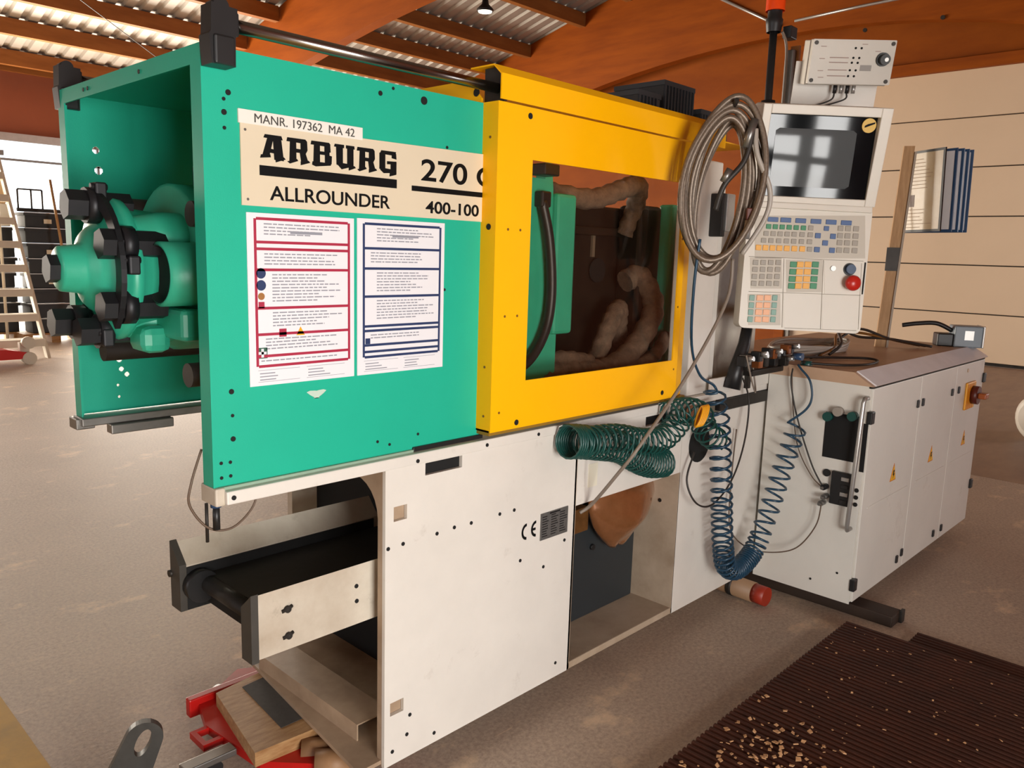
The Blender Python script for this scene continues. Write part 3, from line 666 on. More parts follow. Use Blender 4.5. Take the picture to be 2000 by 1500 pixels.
# ------------------------------------------------------------------ belt conveyor sticking out of the base
cv = thing('belt_conveyor', 'short belt conveyor with white side rails sticking out of the machine base', 'conveyor', (.4, .27, .5))
MB().prism([(.05, .51), (.092, .51), (.092, .632), (.05, .675)], .118, .80, 'x').build('side_rail', WHITED, cv)
MB().prism([(.437, .51), (.487, .51), (.487, .688), (.437, .632)], .118, .80, 'x').build('side_rail', WHITED, cv)
MB().prism([(.046, .505), (.095, .505), (.095, .637), (.046, .68)], .100, .119, 'x').build('rail_cap', mat('cap_charcoal', '3c3832', .6, var=.2, scale=12), cv)
MB().prism([(.434, .505), (.492, .505), (.492, .693), (.434, .637)], .100, .119, 'x').build('rail_cap', mat('cap_charcoal', '3c3832', .6, var=.2, scale=12), cv)
B(.119, .74, .4325, .4365, .506, .628).build('rail_liner', DARK, cv)
MB().box(.16, 1.1, .094, .432, .575, .600, bev=.003).build('belt', RUBBER, cv)
C((.168, .096, .578), (.168, .434, .578), .024, 20).build('end_roller', RUBBER, cv)
MB().box(.17, 1.0, .095, .435, .52, .56).build('conveyor_bed', DARK, cv)
C((.15, .43, .575), (.15, .40, .575), .045, 20).build('roller_bearing', BLACKP, cv)
Tb([(.235+.03*math.cos(a), .13+.018*math.sin(a), .606) for a in [math.pi*2*k/16 for k in range(17)]], .0012, 6, cap=False).build('loose_ring', STEEL, cv)
wn = MB().tube([(-.014, 0, -.004), (0, -.004, 0), (.014, 0, .004)], .005, 8).cyl((0, -.008, 0), (0, .002, 0), .009, 10)
wnm = wn.mesh('wing_screw', DKSTEEL)
for x_, z_ in ((.197, .618), (.199, .548)): put('wing_screw', wnm, cv, (x_, .05, z_))
sm_ = C((0, -.002, 0), (0, .001, 0), .006, 10).mesh('rail_screw', DARK)
for x_, z_ in ((.402, .617), (.403, .575)): put('rail_screw', sm_, cv, (x_, .05, z_))
C((.094, .49, .60), (.106, .49, .60), .01, 10).build('tension_bolt', DKSTEEL, cv)
# thin cable loop and caster-like foot under the left rail end
single(Tb(smooth_path([(.0, .06, 1.05), (-.03, .05, .98), (-.035, .05, .93), (.0, .04, .875), (.05, .03, .865), (.10, .03, .90), (.12, .03, .95)]), .0028, 6)  .build('cable_loop', mat('cable_brown', '5d4a3a', .5), None, (0, .05, .9)), 'thin brown cable looping under the left corner of the green housing', 'cable')
pn = thing('pneumatic_fitting', 'small black fitting with blue collar hanging under the left rail end', 'fitting', (.02, .04, .86))
MB().cyl((.015, .03, .87), (.015, .03, .925), .008, 12).build('fitting_body', BLACKP, pn); C((.015, .03, .922), (.015, .03, .932), .012, 12).build('fitting_collar', BLUEB, pn)
C((.0, .045, .84), (.0, .045, .93), .004, 8).build('fitting_stem', DKSTEEL, pn)

# ------------------------------------------------------------------ control cabinet
cb = thing('control_cabinet', 'off-white electric cabinet with three doors and warning triangles at the right', 'cabinet', (3.3, -.1, .09))
CX0, CX1, CYF, CZ0, CZ1 = 2.505, 4.16, -.475, .09, 1.012
MB().prism([(CX0+.004, CYF+.012), (CX1, CYF+.012), (CX1, .45), (2.735, .45), (2.735, -.036), (CX0+.004, -.036)], CZ0, CZ1, 'z').build('cabinet_body', CABW, cb)
# sloping lid with pale front strip
MB().prism([(CYF-.006, CZ1), (-.40, 1.062), (-.03, 1.062), (-.03, CZ1)], CX0-.006, CX1+.01, 'x').box(2.735, CX1+.01, -.03, .46, CZ1, 1.062).build('cabinet_lid', mat('lid_dusty', 'c9ab90', .4, c2='b8967a', scale=3), cb)
MB().prism([(CYF-.010, CZ1+.004), (CYF-.004, CZ1), (-.398, 1.060), (-.402, 1.066)], CX0+.02, CX1+.008, 'x').build('lid_strip', mat('strip_white', 'e6e6ea', .35, var=.06, scale=8), cb)
B(CX0-.002, CX1, CYF+.002, CYF+.012, CZ1-.008, CZ1).build('lid_gap', DARK, cb)
dx = [CX0+.018, 3.12, 3.66, CX1]
for k in range(3):
    d = MB().box(dx[k]+.003, dx[k+1]-.003, CYF, CYF+.013, CZ0+.004, CZ1-.010, bev=.003).build('cabinet_door', CABW, cb)
    cx = (2.862, 3.375, 3.915)[k]; s = .058; z0 = .595
    MB().prism([(cx-s*.62, z0-s*.62), (cx+s*.62, z0-s*.62), (cx, z0+s*.75)], CYF-.0012, CYF, 'y').build('warning_border', TRIO, d)
    MB().prism([(cx-s*.50, z0-s*.54), (cx+s*.50, z0-s*.54), (cx, z0+s*.55)], CYF-.0020, CYF-.0012, 'y').build('warning_triangle', TRI, d)
    MB().prism([(cx-.006, z0+.012), (cx+.010, z0+.012), (cx+.001, z0-.004), (cx+.012, z0-.004), (cx-.006, z0-.026), (cx+.0, z0-.010), (cx-.010, z0-.010)], CYF-.0026, CYF-.0020, 'y').build('warning_flash', BLACK, d)
    B(dx[k]+.06, dx[k+1]-.05, CYF-.0022, CYF, .49-.0, .4965).build('pressed_bead', CABW, d)
lk = MB().box(-.011, .011, -.008, 0, -.018, .018, bev=.003).mesh('door_lock', BLACKP)
for x_, z_ in ((3.085, .877), (3.155, .877), (3.60, .876), (3.71, .876), (3.03, .152), (3.09, .17), (3.56, .150), (3.69, .150)): put('door_lock', lk, cb, (x_, CYF, z_))
hg = MB().box(-.020, .016, -.01, .012, -.026, .026, bev=.004).mesh('door_hinge', BLACKP)
for z_ in (.885, .175): put('door_hinge', hg, cb, (CX0+.014, CYF-.002, z_))
for z_ in (.90, .30): put('door_hinge', hg, cb, (CX1, CYF-.002, z_))
ms = MB().box(3.83, 3.99, CYF-.012, CYF, .755, .90, bev=.006).build('main_switch', ORANGE, cb, label='yellow main switch plate')
C((3.93, CYF-.012, .83), (3.93, CYF-.045, .83), .048, 20).build('switch_collar', mat('switch_maroon', '5a2116', .4), ms); MB().box(3.90, 3.96, CYF-.085, CYF-.045, .815, .845, bev=.006).build('switch_handle', mat('switch_red', 'a4531c', .4), ms)
for k in range(4): B(3.845+.03*k, 3.852+.03*k, CYF-.0135, CYF-.012, .76, .89).build('switch_rib', TRIO, ms)
C((3.84, CYF-.004, .965), (3.84, CYF, .965), .010, 12).build('key_plug', mat('plug_tan', 'cdb79e', .5), cb)
# left side: vertical grab bar, connector openings, buttons
XL = CX0
MB().box(XL, XL+.004, CYF+.006, -.036, CZ0, CZ1).build('side_sheet', CABW, cb)
MB().box(XL-.002, XL, -.437, -.300, .693, .885).build('connector_opening', DARK, cb, label='black rectangular connector opening')
MB().box(XL-.0021, XL, -.474, -.456, .66, .86).build('connector_slot', DARK, cb)
so = MB().box(XL-.018, XL, -.432, -.352, .505, .645, bev=.004).build('connector_socket', BLACKP, cb)
for k in range(4): MB().box(XL-.022, XL-.016, -.427, -.395, .515+.032*k, .531+.032*k, bev=.002).build('socket_contact', ALU if k % 2 else BLACKP, so)
for k in range(3): C((XL-.004, -.455, .52+.03*k), (XL, -.455, .52+.03*k), .009, 10).build('screw_cap', BLACKP, cb)
C((XL-.006, -.327, .628), (XL, -.327, .628), .016, 14).build('button_hole', BLACKP, cb)
for y_, z_, m_ in ((-.315, .868, TEAL), (-.355, .895, mat('knob_grey', '9a9288', .5)), (-.415, .885, TEAL)):
    C((XL-.03, y_, z_), (XL-.002, y_, z_), .019, 16).build('push_knob', m_, cb)
Tb([(XL, -.462, .965), (XL-.035, -.462, .965), (XL-.04, -.460, .95), (XL-.04, -.445, .43), (XL-.035, -.445, .415), (XL, -.445, .415)], .009, 10).build('grab_bar', ALU, cb)
for k, (y_, z_) in enumerate(((-.33, .57), (-.335, .53), (-.325, .50))):
    C((XL-.035, y_, z_), (XL, y_, z_), .012, 10).build('hose_coupling', STEEL if k else NUT, cb)
    C((XL-.05, y_, z_), (XL-.035, y_, z_), .007, 8).build('coupling_tip', STEEL, cb)
for y_, z_ in ((-.41, .21), (-.30, .15)): C((XL-.002, y_, z_), (XL, y_, z_), .005, 8).build('bolt_hole', DARK, cb)

# ------------------------------------------------------------------ operator terminal
def frame_at(c, yaw, tilt, roll):
    y, t, r = R(yaw), R(tilt), R(roll)
    n = Vector((math.sin(y)*math.cos(t), -math.cos(y)*math.cos(t), math.sin(t))); a = Vector((math.cos(y), math.sin(y), 0)); b = n.cross(a)
    a2 = a*math.cos(r)+b*math.sin(r); b2 = -a*math.sin(r)+b*math.cos(r)
    # local x = right, local y = into the back, local z = up
    m = Matrix((a2, -n, b2)).transposed().to_4x4(); m.translation = Vector(c); return m
tm = thing('control_terminal', 'cream operator terminal with dark screen, coloured keys and red emergency stop', 'control panel', (2.36, -.2, 1.22))
K = frame_at((2.271, -.258, 1.47), -47, 2.5, -1.2)
S = frame_at(tuple(K @ Vector((.004, -.0, .240))), -48.5, -11.5, -1.0)
def bx(F, *a, **k): return MB().box(*a, xf=F, **k)
def rounded(F, x0, x1, y0, y1, z0, z1, r):
    pts = []
    for cx, cz, a0 in ((x1-r, z1-r, 0), (x0+r, z1-r, 90), (x0+r, z0+r, 180), (x1-r, z0+r, 270)):
        for k in range(6): a = R(a0+18*k); pts.append((cx+r*math.cos(a), cz+r*math.sin(a)))
    return MB().prism(pts, y0, y1, 'y', xf=F)
# keypad half
rounded(K, -.237, .237, .0, .085, -.240, .243, .022).build('keypad_housing', PANELW, tm)
bx(K, -.20, .20, .085, .17, -.20, .20, bev=.015).build('rear_box', mat('terminal_back', '4c463f', .5), tm)
def kp(zx, zy): return ((zx-726+.102*(zy-1032))*.00067, -(zy-1032-.05*(zx-726))*.00066)
def pad(name, x0, y0, x1, y1, m, raise_=.0012):
    a = kp(x0, y0); b = kp(x1, y0); c = kp(x1, y1); d = kp(x0, y1)
    return MB().prism([d, c, b, a], -raise_, .0, 'y', xf=K).build(name, m, tm)
p1 = pad('key_field', 440, 728, 1070, 972, PADG)
keys = {}
def key(parent, zx, zy, m, w=.020, h=.018):
    kk = (m.name, w, h)
    if kk not in keys:
        o = MB().box(-w/2, w/2, -.0045, -.001, -h/2, h/2, bev=.0018, xf=K.to_3x3().to_4x4()); keys[kk] = o.mesh('key', m)
    u, v = kp(zx, zy); put('key', keys[kk], parent, K @ Vector((u, 0, v)))
for x in (545, 618, 703, 790, 876, 962): key(p1, x, 750+(x-545)*.045, KEYB, .041, .018)
for x in (520, 558, 597, 637, 677, 718): key(p1, x, 790+(x-520)*.04, KEYGR)
key(p1, 760, 798, KEYG)
key(p1, 849, 801, KEYB)
for r_, y in enumerate((800, 842, 882, 925)):
    for x in (930, 972, 1018): key(p1, x-r_*3, y+(x-930)*.03, KEYG, .022, .02)
for x in (505, 545, 585, 625, 665, 710, 757): key(p1, x, 830+(x-505)*.03, KEYG)
for x in (490, 532, 576, 620, 662, 706, 752): key(p1, x, 870+(x-505)*.03, KEYG)
for x in (460, 500, 540, 580, 622, 665, 710): key(p1, x, 912+(x-505)*.03, KEYO, .022, .021)
key(p1, 752, 920, KEYG)
for x, y in ((800, 842), (886, 846), (841, 884), (794, 922), (880, 926)): key(p1, x, y, KEYB, .022, .02)
p2 = pad('key_field', 412, 968, 592, 1148, PADG)
for y in (997, 1037, 1078, 1118):
    for x in (442, 486, 529, 572): key(p2, x-(y-997)*.1, y, KEYG, .021, .019)
p3 = pad('key_field', 618, 980, 826, 1168, PADG)
for y in (1008, 1050, 1092, 1132):
    for x, m in ((659, KEYGR), (698, KEYO), (742, KEYO), (785, KEYGR)): key(p3, x-(y-1008)*.1, y, m, .026, .022)
p4 = pad('button_field', 838, 985, 1050, 1178, PANELW)
p5 = pad('key_field', 395, 1180, 582, 1362, PADG)
for y in (1202, 1245, 1286, 1328):
    for x, m in ((418, KEYT), (464, KEYS), (508, KEYS), (550, KEYT)): key(p5, x-(y-1202)*.1, y, m, .026 if m is KEYS else .02, .022)
pad('blank_field', 600, 1185, 806, 1378, PANELW); pad('blank_field', 822, 1190, 1030, 1388, PANELW)
def seam(x0, y0, x1, y1):
    a = kp(x0, y0); b = kp(x1, y1)
    return MB().tube([(a[0], -.0008, a[1]), (b[0], -.0008, b[1])], .0011, 4, xf=K).build('field_seam', mat('seam_shade', '978f80', .6), tm)
for q in ((606, 975, 590, 1375), (832, 982, 812, 1385), (400, 1165, 1045, 1186), (405, 962, 1060, 988), (605, 1378, 1020, 1392), (1050, 1000, 1030, 1385)): seam(*q)
def lk_(zx, zy): 
    u, v = kp(zx, zy); return u, v
u, v = kp(980, 1035)
sb = MB().cyl((u, -.004, v), (u, 0, v), .024, 20, xf=K).build('selector_base', BLACKP, tm); MB().cyl((u, -.022, v), (u, -.004, v), .018, 20, xf=K).build('selector_knob', BLUEB, sb)
u, v = kp(983, 1115)
es = MB().lathe([(0, .016), (.02, .016), (.021, .027), (.034, .030), (.044, .024), (.047, 0)], (u, 0, v), (0, -1, 0), 24, xf=K).build('emergency_stop', REDB, tm, label='red mushroom emergency stop')
u, v = kp(885, 1030)
MB().cyl((u, -.008, v), (u, 0, v), .010, 16, xf=K).build('key_switch', ALU, tm)
a = kp(1072, 995); b = kp(1055, 1180); MB().prism([(a[0]-.003, b[1]), (a[0]+.003, b[1]), (a[0]+.003, a[1]), (a[0]-.003, a[1])], -.0012, 0, 'y', xf=K).build('drive_slot', DARK, tm)
bx(K, -.235, .232, -.012, .03, .222, .246, bev=.004).build('hinge_ledge', PANELW, tm)
# screen half
SX = Matrix(S)
mb = rect_holes(-.236, .236, .004, .362, [(-.205, .196, .030, .328)], 0, .03)
mb.v = [tuple(S @ Vector(p)) for p in mb.v]; mb.build('screen_bezel', PANELW, tm)
rounded(S, -.236, .236, .030, .150, .004, .362, .02).build('screen_housing', PANELW, tm)
bx(S, -.215, .215, .150, .24, .03, .335, bev=.02).build('screen_rear', mat('terminal_rear_cream', 'b9ae9d', .5), tm)
for q in ((-.236, -.205, .004, .362), (.196, .236, .004, .362), (-.205, .196, .328, .362), (-.205, .196, .004, .03)):
    bx(S, q[0], q[1], -.004, .002, q[2], q[3], bev=.003).build('bezel_bar', PANELW, tm)
SG = S @ Matrix.Translation((0, .016, .172)) @ Matrix.Rotation(R(-4.5), 4, 'X') @ Matrix.Translation((0, -.0245, -.172))
sg = bx(SG, -.205, .196, .026, .029, .030, .328).build('screen_glass', SCREEN, tm)
# slightly domed picture tube behind the front glass
n = 14; vs = []; fs = []
for i in range(n+1):
    for j in range(n+1):
        a, b = i/n*2-1, j/n*2-1
        vs.append((-.022+a*.150, .0245+.006*(a*a+b*b)*.5-.004, .172+b*.106))
for i in range(n):
    for j in range(n): o = i*(n+1)+j; fs.append((o, o+1, o+n+2, o+n+1))
MB().add(vs, fs, True, SG).build('picture_tube', SCREENI, tm)
ss = MB().cyl((.166, .020, .298), (.166, .0255, .298), .026, 24, xf=S).build('round_sticker', YELB, tm, label='round yellow sticker on the screen')
MB().prism([(.150, .290), (.165, .296), (.186, .305), (.186, .311), (.160, .303), (.150, .297)], .0192, .020, 'y', xf=S).build('sticker_print', BLACK, ss)
Tb([K @ Vector((.02, .15, -.1)), (2.55, .12, 1.25), (2.55, .14, 1.0)], .03, 12).build('support_arm', STEEL, tm)

# ------------------------------------------------------------------ junction box on its sheet, warning beacon, document display
jb = thing('junction_box', 'grey junction box with black knob on a white sheet above the terminal', 'electrical box', (2.58, -.2, 1.95))
J = frame_at((2.578, -.238, 2.288), -48.1, -13.3, .2)
rounded(J, -.163, .163, 0, .03, -.083, .083, .004).build('box_lid', mat('box_paint', 'bdb7ac', .45, metal=.1, var=.05), jb)
bx(J, -.168, .160, .03, .10, -.088, .080, bev=.004).build('box_body', mat('box_paint', 'bdb7ac', .45, metal=.1, var=.05), jb)
bx(J, -.19, .155, .10, .104, -.36, .0, bev=.001).build('mounting_sheet', WHITE, jb)
kn = MB().cyl((.118, -.010, .012), (.118, 0, .012), .026, 20, xf=J).build('knob_base', BLACKP, jb)
MB().cyl((.118, -.034, .012), (.118, -.010, .012), .020, 16, xf=J).build('rotary_knob', BLACKP, kn); MB().cyl((.122, -.0355, .012), (.122, -.034, .012), .008, 12, xf=J).build('knob_cap', ALU, kn)
led = MB().cyl((0, -.002, 0), (0, .001, 0), .0045, 8, xf=J.to_3x3().to_4x4()).mesh('indicator_lamp', DARK)
for r_, z_ in enumerate((.052, .016, -.002, -.030, -.052)):
    for q in (0, 1): put('indicator_lamp', led, jb, J @ Vector((.006+.023*q-.003*r_, 0, z_)))
for x_, z_ in ((-.15, .07), (.15, .07), (.146, -.070), (-.15, -.070)): MB().cyl((x_, -.003, z_), (x_, 0, z_), .008, 10, xf=J).build('lid_screw', DKSTEEL, jb)
mb = MB()
for z_ in (.016, -.002, -.030, -.052): mb.box(-.09, -.015, -.0006, 0, z_-.002, z_+.002, xf=J)
for x_, z_ in ((-.13, .055), (-.13, .01), (-.13, -.035), (-.125, -.06), (.03, .065), (.085, .04)): mb.box(x_, x_+.022, -.0006, 0, z_, z_+.003, xf=J)
mb.build('printed_text', mat('faint_print', 'a08d84', .6), jb, kind='stuff')
mb = MB().box(.035, .08, -.0006, 0, -.032, -.010, xf=J).build('rating_label', mat('label_grey', '8f8a84', .5), jb)
for k in range(4):
    x_ = -.03+.025*k; MB().cyl((x_, .06, -.12), (x_, .06, -.088), .008, 10, xf=J).build('cable_gland', BLACKP if k % 2 == 0 else ALU, jb)
for k in range(2):
    Tb([J @ Vector(p) for p in smooth_path([(-.03+.05*k, .06, -.12), (-.04+.05*k, .055, -.145), (-.10, .06, -.168-.01*k), (-.19, .07, -.178-.01*k), (-.24, .09, -.19)])], .0035, 6).build('gland_cable', DKCAB, jb)
bc = thing('warning_beacon', 'orange warning beacon on a black pole behind the terminal', 'beacon', (2.6, .1, 1.66))
MB().cyl((2.60, .12, 1.66), (2.60, .12, 2.52), .016, 14).build('beacon_pole', BLACKP, bc)
MB().lathe([(0, .03), (.03, .034), (.05, .036), (.06, .03), (.085, .03)], (2.60, .12, 2.46), (0, 0, 1), 20).build('beacon_socket', BLACKP, bc)
MB().lathe([(0, .040), (.10, .040), (.125, .030), (.13, 0)], (2.60, .12, 2.545), (0, 0, 1), 24).build('beacon_lens', LAMPGLASS, bc)
MB().cyl((2.60, .12, 2.12), (2.60, .12, 2.18), .03, 14).build('pole_clamp', BLACKP, bc); MB().box(2.64, 2.70, .06, .10, 2.44, 2.49, bev=.004).build('pole_bracket', BLACKP, bc)
MB().cyl((2.60, .12, 2.04), (2.60, .12, 2.08), .026, 14).build('pole_collar', BLACKP, bc)
Tb(smooth_path([(2.61, .085, 2.46), (2.65, .08, 2.40), (2.66, .08, 2.2), (2.65, .08, 1.9)]), .006, 8).build('beacon_cable', GREYCAB, bc)
MB().box(2.68, 2.71, .06, .10, 1.70, 2.40, bev=.003).build('side_strut', STEEL, bc)
MB().box(2.71, 2.725, .05, .09, 2.1, 2.42).build('strut_lath', PURL, bc)
dd = thing('document_display', 'leaning pine post with a fan of blue-framed document sleeves on the cabinet', 'document holder', (3.63, -.1, 1.06))
Tb([(3.66, -.075, 1.062), (3.76, -.085, 2.10)], .004, 4).build('post_edge', DKSTEEL, dd)
P0, P1 = Vector((3.635, -.10, 1.062)), Vector((3.775, -.07, 2.09)); ax_ = (P1-P0)
L = frame_at(tuple(P0), -62, 0, 0)
MB().prism([(-.028, 0), (.024, 0), (.062, 1.03), (.012, 1.03)], 0, .03, 'y', xf=L).build('pine_post', PINE, dd)
MB().prism([(.024, 0), (.034, 0), (.072, 1.0), (.062, 1.0)], -.01, .03, 'y', xf=L).build('post_profile', mat('profile_grey', 'a89c8c', .6), dd)
MB().box(-.02, .05, -.006, .0, .40, .52, xf=L).build('post_plate', DKSTEEL, dd)
for k, (yaw, w) in enumerate(((-116, .25), (-104, .265), (-98, .275), (-92, .28), (-86, .285))):
    # sleeves hinge at the post like the pages of a book
    F = frame_at((3.775+.012*k, -.085-.004*k, 1.868), yaw, -2, 1)
    o = MB()
    o.box(.0, w, -.004, .004, -.205, -.193, xf=F).box(.0, w, -.004, .004, .193, .205, xf=F).box(w-.012, w, -.004, .004, -.193, .193, xf=F).box(0, .010, -.004, .004, -.193, .193, xf=F)
    fr = o.build('sleeve_frame', FOLDB if k else BLACKP, dd)
    sl = MB().box(.010, w-.012, -.0015, .0015, -.193, .193, xf=F).build('document_sleeve', SLEEVE if k == 0 else PAPER, fr)
    if k == 0:
        pass
pf0 = frame_at((3.775, -.085, 1.868), -116, -2, 1)
MB().box(.02, .075, -.0028, -.0018, -.075, -.015, xf=pf0).build('printed_photo', mat('photo_brown', '5c3a26', .4), dd)
mb = MB()
for k in range(16): mb.box(.03, .03+random.uniform(.08, .16), -.0026, -.0018, .16-.018*k if k < 9 else .07-.018*k, .163-.018*k if k < 9 else .073-.018*k, xf=pf0)
mb.build('printed_text', mat('text_ochre', '9b8263', .6), dd, kind='stuff')

# ------------------------------------------------------------------ things lying on the cabinet lid
ZL = 1.062
du = thing('sensor_box', 'small grey box with black plug lying on the far end of the cabinet lid', 'electrical box', (4.05, -.33, ZL))
Du = frame_at((4.04, -.36, ZL), -60, 0, 0)
MB().box(-.02, .12, 0, .12, 0, .115, bev=.006, xf=Du).build('box_case', mat('slate_case', '7d8b95', .4), du); MB().box(.03, .075, -.002, 0, .04, .09, xf=Du).build('box_label', ALU, du)
MB().box(-.10, -.02, .01, .11, .0, .07, bev=.006, xf=Du).build('plug_body', BLACKP, du); MB().box(.118, .128, -.004, .124, 0, .118, bev=.003, xf=Du).build('box_end_frame', ALU, du)
Tb([Du @ Vector(p) for p in smooth_path([(-.02, .06, .085), (-.10, .06, .12), (-.19, .07, .115), (-.27, .08, .10)])], [.012]*25, 8).build('plug_cable', BLACKP, du)
for k in range(3):
    single(Tb(smooth_path([(2.72+.1*k, -.12, ZL+.012), (3.0, -.08-.03*k, ZL+.02+.02*k), (3.25, -.02, ZL+.05+.03*k), (3.45, -.05, ZL+.10-.02*k), (3.60, -.15, ZL+.05), (3.80, -.24-.03*k, ZL+.012)]), .007, 6).build('loose_cable', (DKCAB, mat('cable_ochre', '7a4f1c', .5), DKCAB)[k], None, (3.2, -.1, ZL)),
           ('dark loose cable arching over the cabinet lid, nearest the terminal', 'ochre loose cable in the arching bundle on the cabinet lid', 'dark loose cable in the bundle farthest along the cabinet lid')[k], 'cable')
rg = MB()
for k in range(4):
    rg.tube([(3.0+.33*math.cos(a)+.01*k, .02+.13*math.sin(a), ZL+.012+.011*k+.006*math.sin(3*a+k)) for a in [2*math.pi*q/40 for q in range(41)]], .008, 6, cap=False)
single(rg.build('hose_ring', mat('grey_hose', 'a49c92', .4), None, (3.0, .02, ZL)), 'flat ring of grey hose lying on the cabinet lid', 'hose')
single(Tb(smooth_path([(2.53, -.17, ZL+.01), (2.62, -.30, ZL+.008), (2.75, -.36, ZL+.008), (2.92, -.34, ZL+.008), (2.97, -.27, ZL+.008), (2.85, -.18, ZL+.01), (2.66, -.12, ZL+.02), (2.55, -.11, ZL+.03)]), .0055, 8).build('lid_cable', DKCAB, None, (2.7, -.2, ZL)), 'dark cable loop lying on the near end of the cabinet lid', 'cable')
vm = thing('valve_cluster', 'cluster of small silver and black pneumatic valves under the terminal', 'valves', (2.3, -.12, .968))
random.seed(3)
for k in range(16):
    x_, y_, z_ = 2.12+.03*k, -.12+.05*random.random(), 1.075+.05*random.random()
    m_ = (BLACKP, STEEL, DKSTEEL, BLACKP, mat('valve_copper', '9a5a30', .35, metal=.6))[k % 5]
    MB().box(x_-.016, x_+.016, y_-.02, y_+.02, z_-.02, z_+.02, bev=.004).build('valve', m_, vm)
    if k % 3 == 0: MB().cyl((x_, y_-.02, z_+.01), (x_, y_-.045, z_+.015), .010, 12).build('valve_fitting', ALU, vm)
MB().box(2.22, 2.60, -.10, -.02, 1.03, 1.055, bev=.004).build('valve_rail', DKSTEEL, vm)
for x_ in (2.3, 2.56): MB().box(x_-.012, x_+.012, -.05, -.03, .968, 1.035).build('rail_leg', DKSTEEL, vm)
for x_, y_, z_, m_ in ((2.50, -.16, 1.10, BLUEB), (2.545, -.18, 1.065, TEAL)):
    MB().cyl((x_, y_-.02, z_), (x_, y_+.02, z_), .016, 14).build('collar_nut', m_, vm)

# ------------------------------------------------------------------ hoses and cables
hc = thing('hanging_hose_coil', 'coil of braided grey-brown hose hanging beside the terminal', 'hose', (1.68, -.2, 1.5))
H = frame_at((1.665, -.22, 1.755), -50, 0, 0)
random.seed(11)
for k in range(7):
    rx, rz = .128-.008*k+random.uniform(-.006, .006), .262-.012*(k % 4)+random.uniform(-.008, .008)
    P = []
    for q in range(49):
        a = 2*math.pi*q/48; pinch = 1-.22*max(0, math.sin(a))**2
        P.append(H @ Vector((rx*math.cos(a)*pinch+.012*math.sin(a*1+k)+.02*math.sin(a), .02*math.sin(a+k*.9)+.012*(k-3), rz*math.sin(a)-.01*k)))
    Tb(P, .0105, 8, cap=False).build('hose_loop', BRAID, hc)
Tb([H @ Vector(p) for p in smooth_path([(.09, -.03, .16), (.10, -.035, .08), (.15, -.03, -.03), (.145, -.02, -.12), (.08, -.01, -.24)])], .009, 8).build('hose_end', mat('grey_hose', 'a49c92', .4), hc)
Tb([H @ Vector(p) for p in smooth_path([(.085, -.03, .17), (.06, -.04, .06), (.0, -.045, -.02), (-.02, -.03, -.10)])], .009, 8).build('hose_end', DKCAB, hc)
MB().cyl((.06, -.035, .10), (.085, -.03, .19), .013, 12, xf=H).build('hose_ferrule', STEEL, hc); MB().cyl((-.005, -.045, -.01), (.015, -.045, .03), .012, 12, xf=H).build('hose_ferrule', STEEL, hc)
MB().cyl((.085, -.03, -.19), (.09, -.03, -.13), .012, 12, xf=H).build('hose_ferrule', ALU, hc); MB().box(.08, .10, -.04, -.02, -.13, -.09, bev=.003, xf=H).build('hose_plug', mat('plug_redbrown', '5a2416', .5), hc)
Tb([H @ Vector((.02, .06, .235)), H @ Vector((.02, .0, .232)), H @ Vector((.02, -.05, .245))], .008, 8).build('hook', DKSTEEL, hc)

def spiral(name, label, path, r, pitch, m, rad, group=None, lead=None, tail=None, n=12):
    P = helix(path, r, pitch, n)
    if lead: P = smooth_path(lead+[P[0]], 6)[:-1]+P
    if tail: P = P+smooth_path([P[-1]]+tail, 6)[1:]
    o = Tb(P, rad, 6).build(name, m, None, tuple(P[0])); single(o, label, 'hose', group); return o
# horizontal bundle on the base front
pa = smooth_path([(1.085, -.085, .93), (1.14, -.085, .922), (1.24, -.085, .90), (1.36, -.085, .87), (1.47, -.085, .815), (1.55, -.085, .785), (1.635, -.085, .772)], 6)
pq = [.011 if i < 8 else .026 if i < 24 else .017 for i in range(len(pa)-1)]
spiral('spiral_hose', 'dark green spiral air hose stretched sideways along the base, lower strand', pa, .052, pq, TEAL, .0040, n=16)
pb = smooth_path([(1.12, -.10, .925), (1.30, -.11, .915), (1.45, -.11, .88), (1.60, -.10, .87), (1.72, -.10, .935)], 6)
spiral('spiral_hose', 'dark green spiral air hose stretched sideways along the base, upper strand', pb, .044, .030, TEAL, .0040, n=16)
# looped bundle by the round opening
pc = smooth_path([(1.63, -.085, .945), (1.74, -.09, .95), (1.85, -.09, .92), (1.90, -.09, .85), (1.99, -.09, .80)], 6)
spiral('spiral_hose', 'tangled dark green spiral air hose beside the round black opening', pc, .046, .033, TEAL, .0042, n=16)
mb = MB()
for k in range(4): mb.tube([(1.745+.012*k+.006*math.cos(a)+.02*math.sin(a), -.150+.012*math.cos(a), .935+.035*math.sin(a)) for a in [2*math.pi*q/16 for q in range(17)]], .005, 6, cap=False)
single(mb.build('yellow_cable_tie', ORANGE, None, (1.75, -.13, .91)), 'yellow twisted tie around the green spiral hoses', 'cable tie')
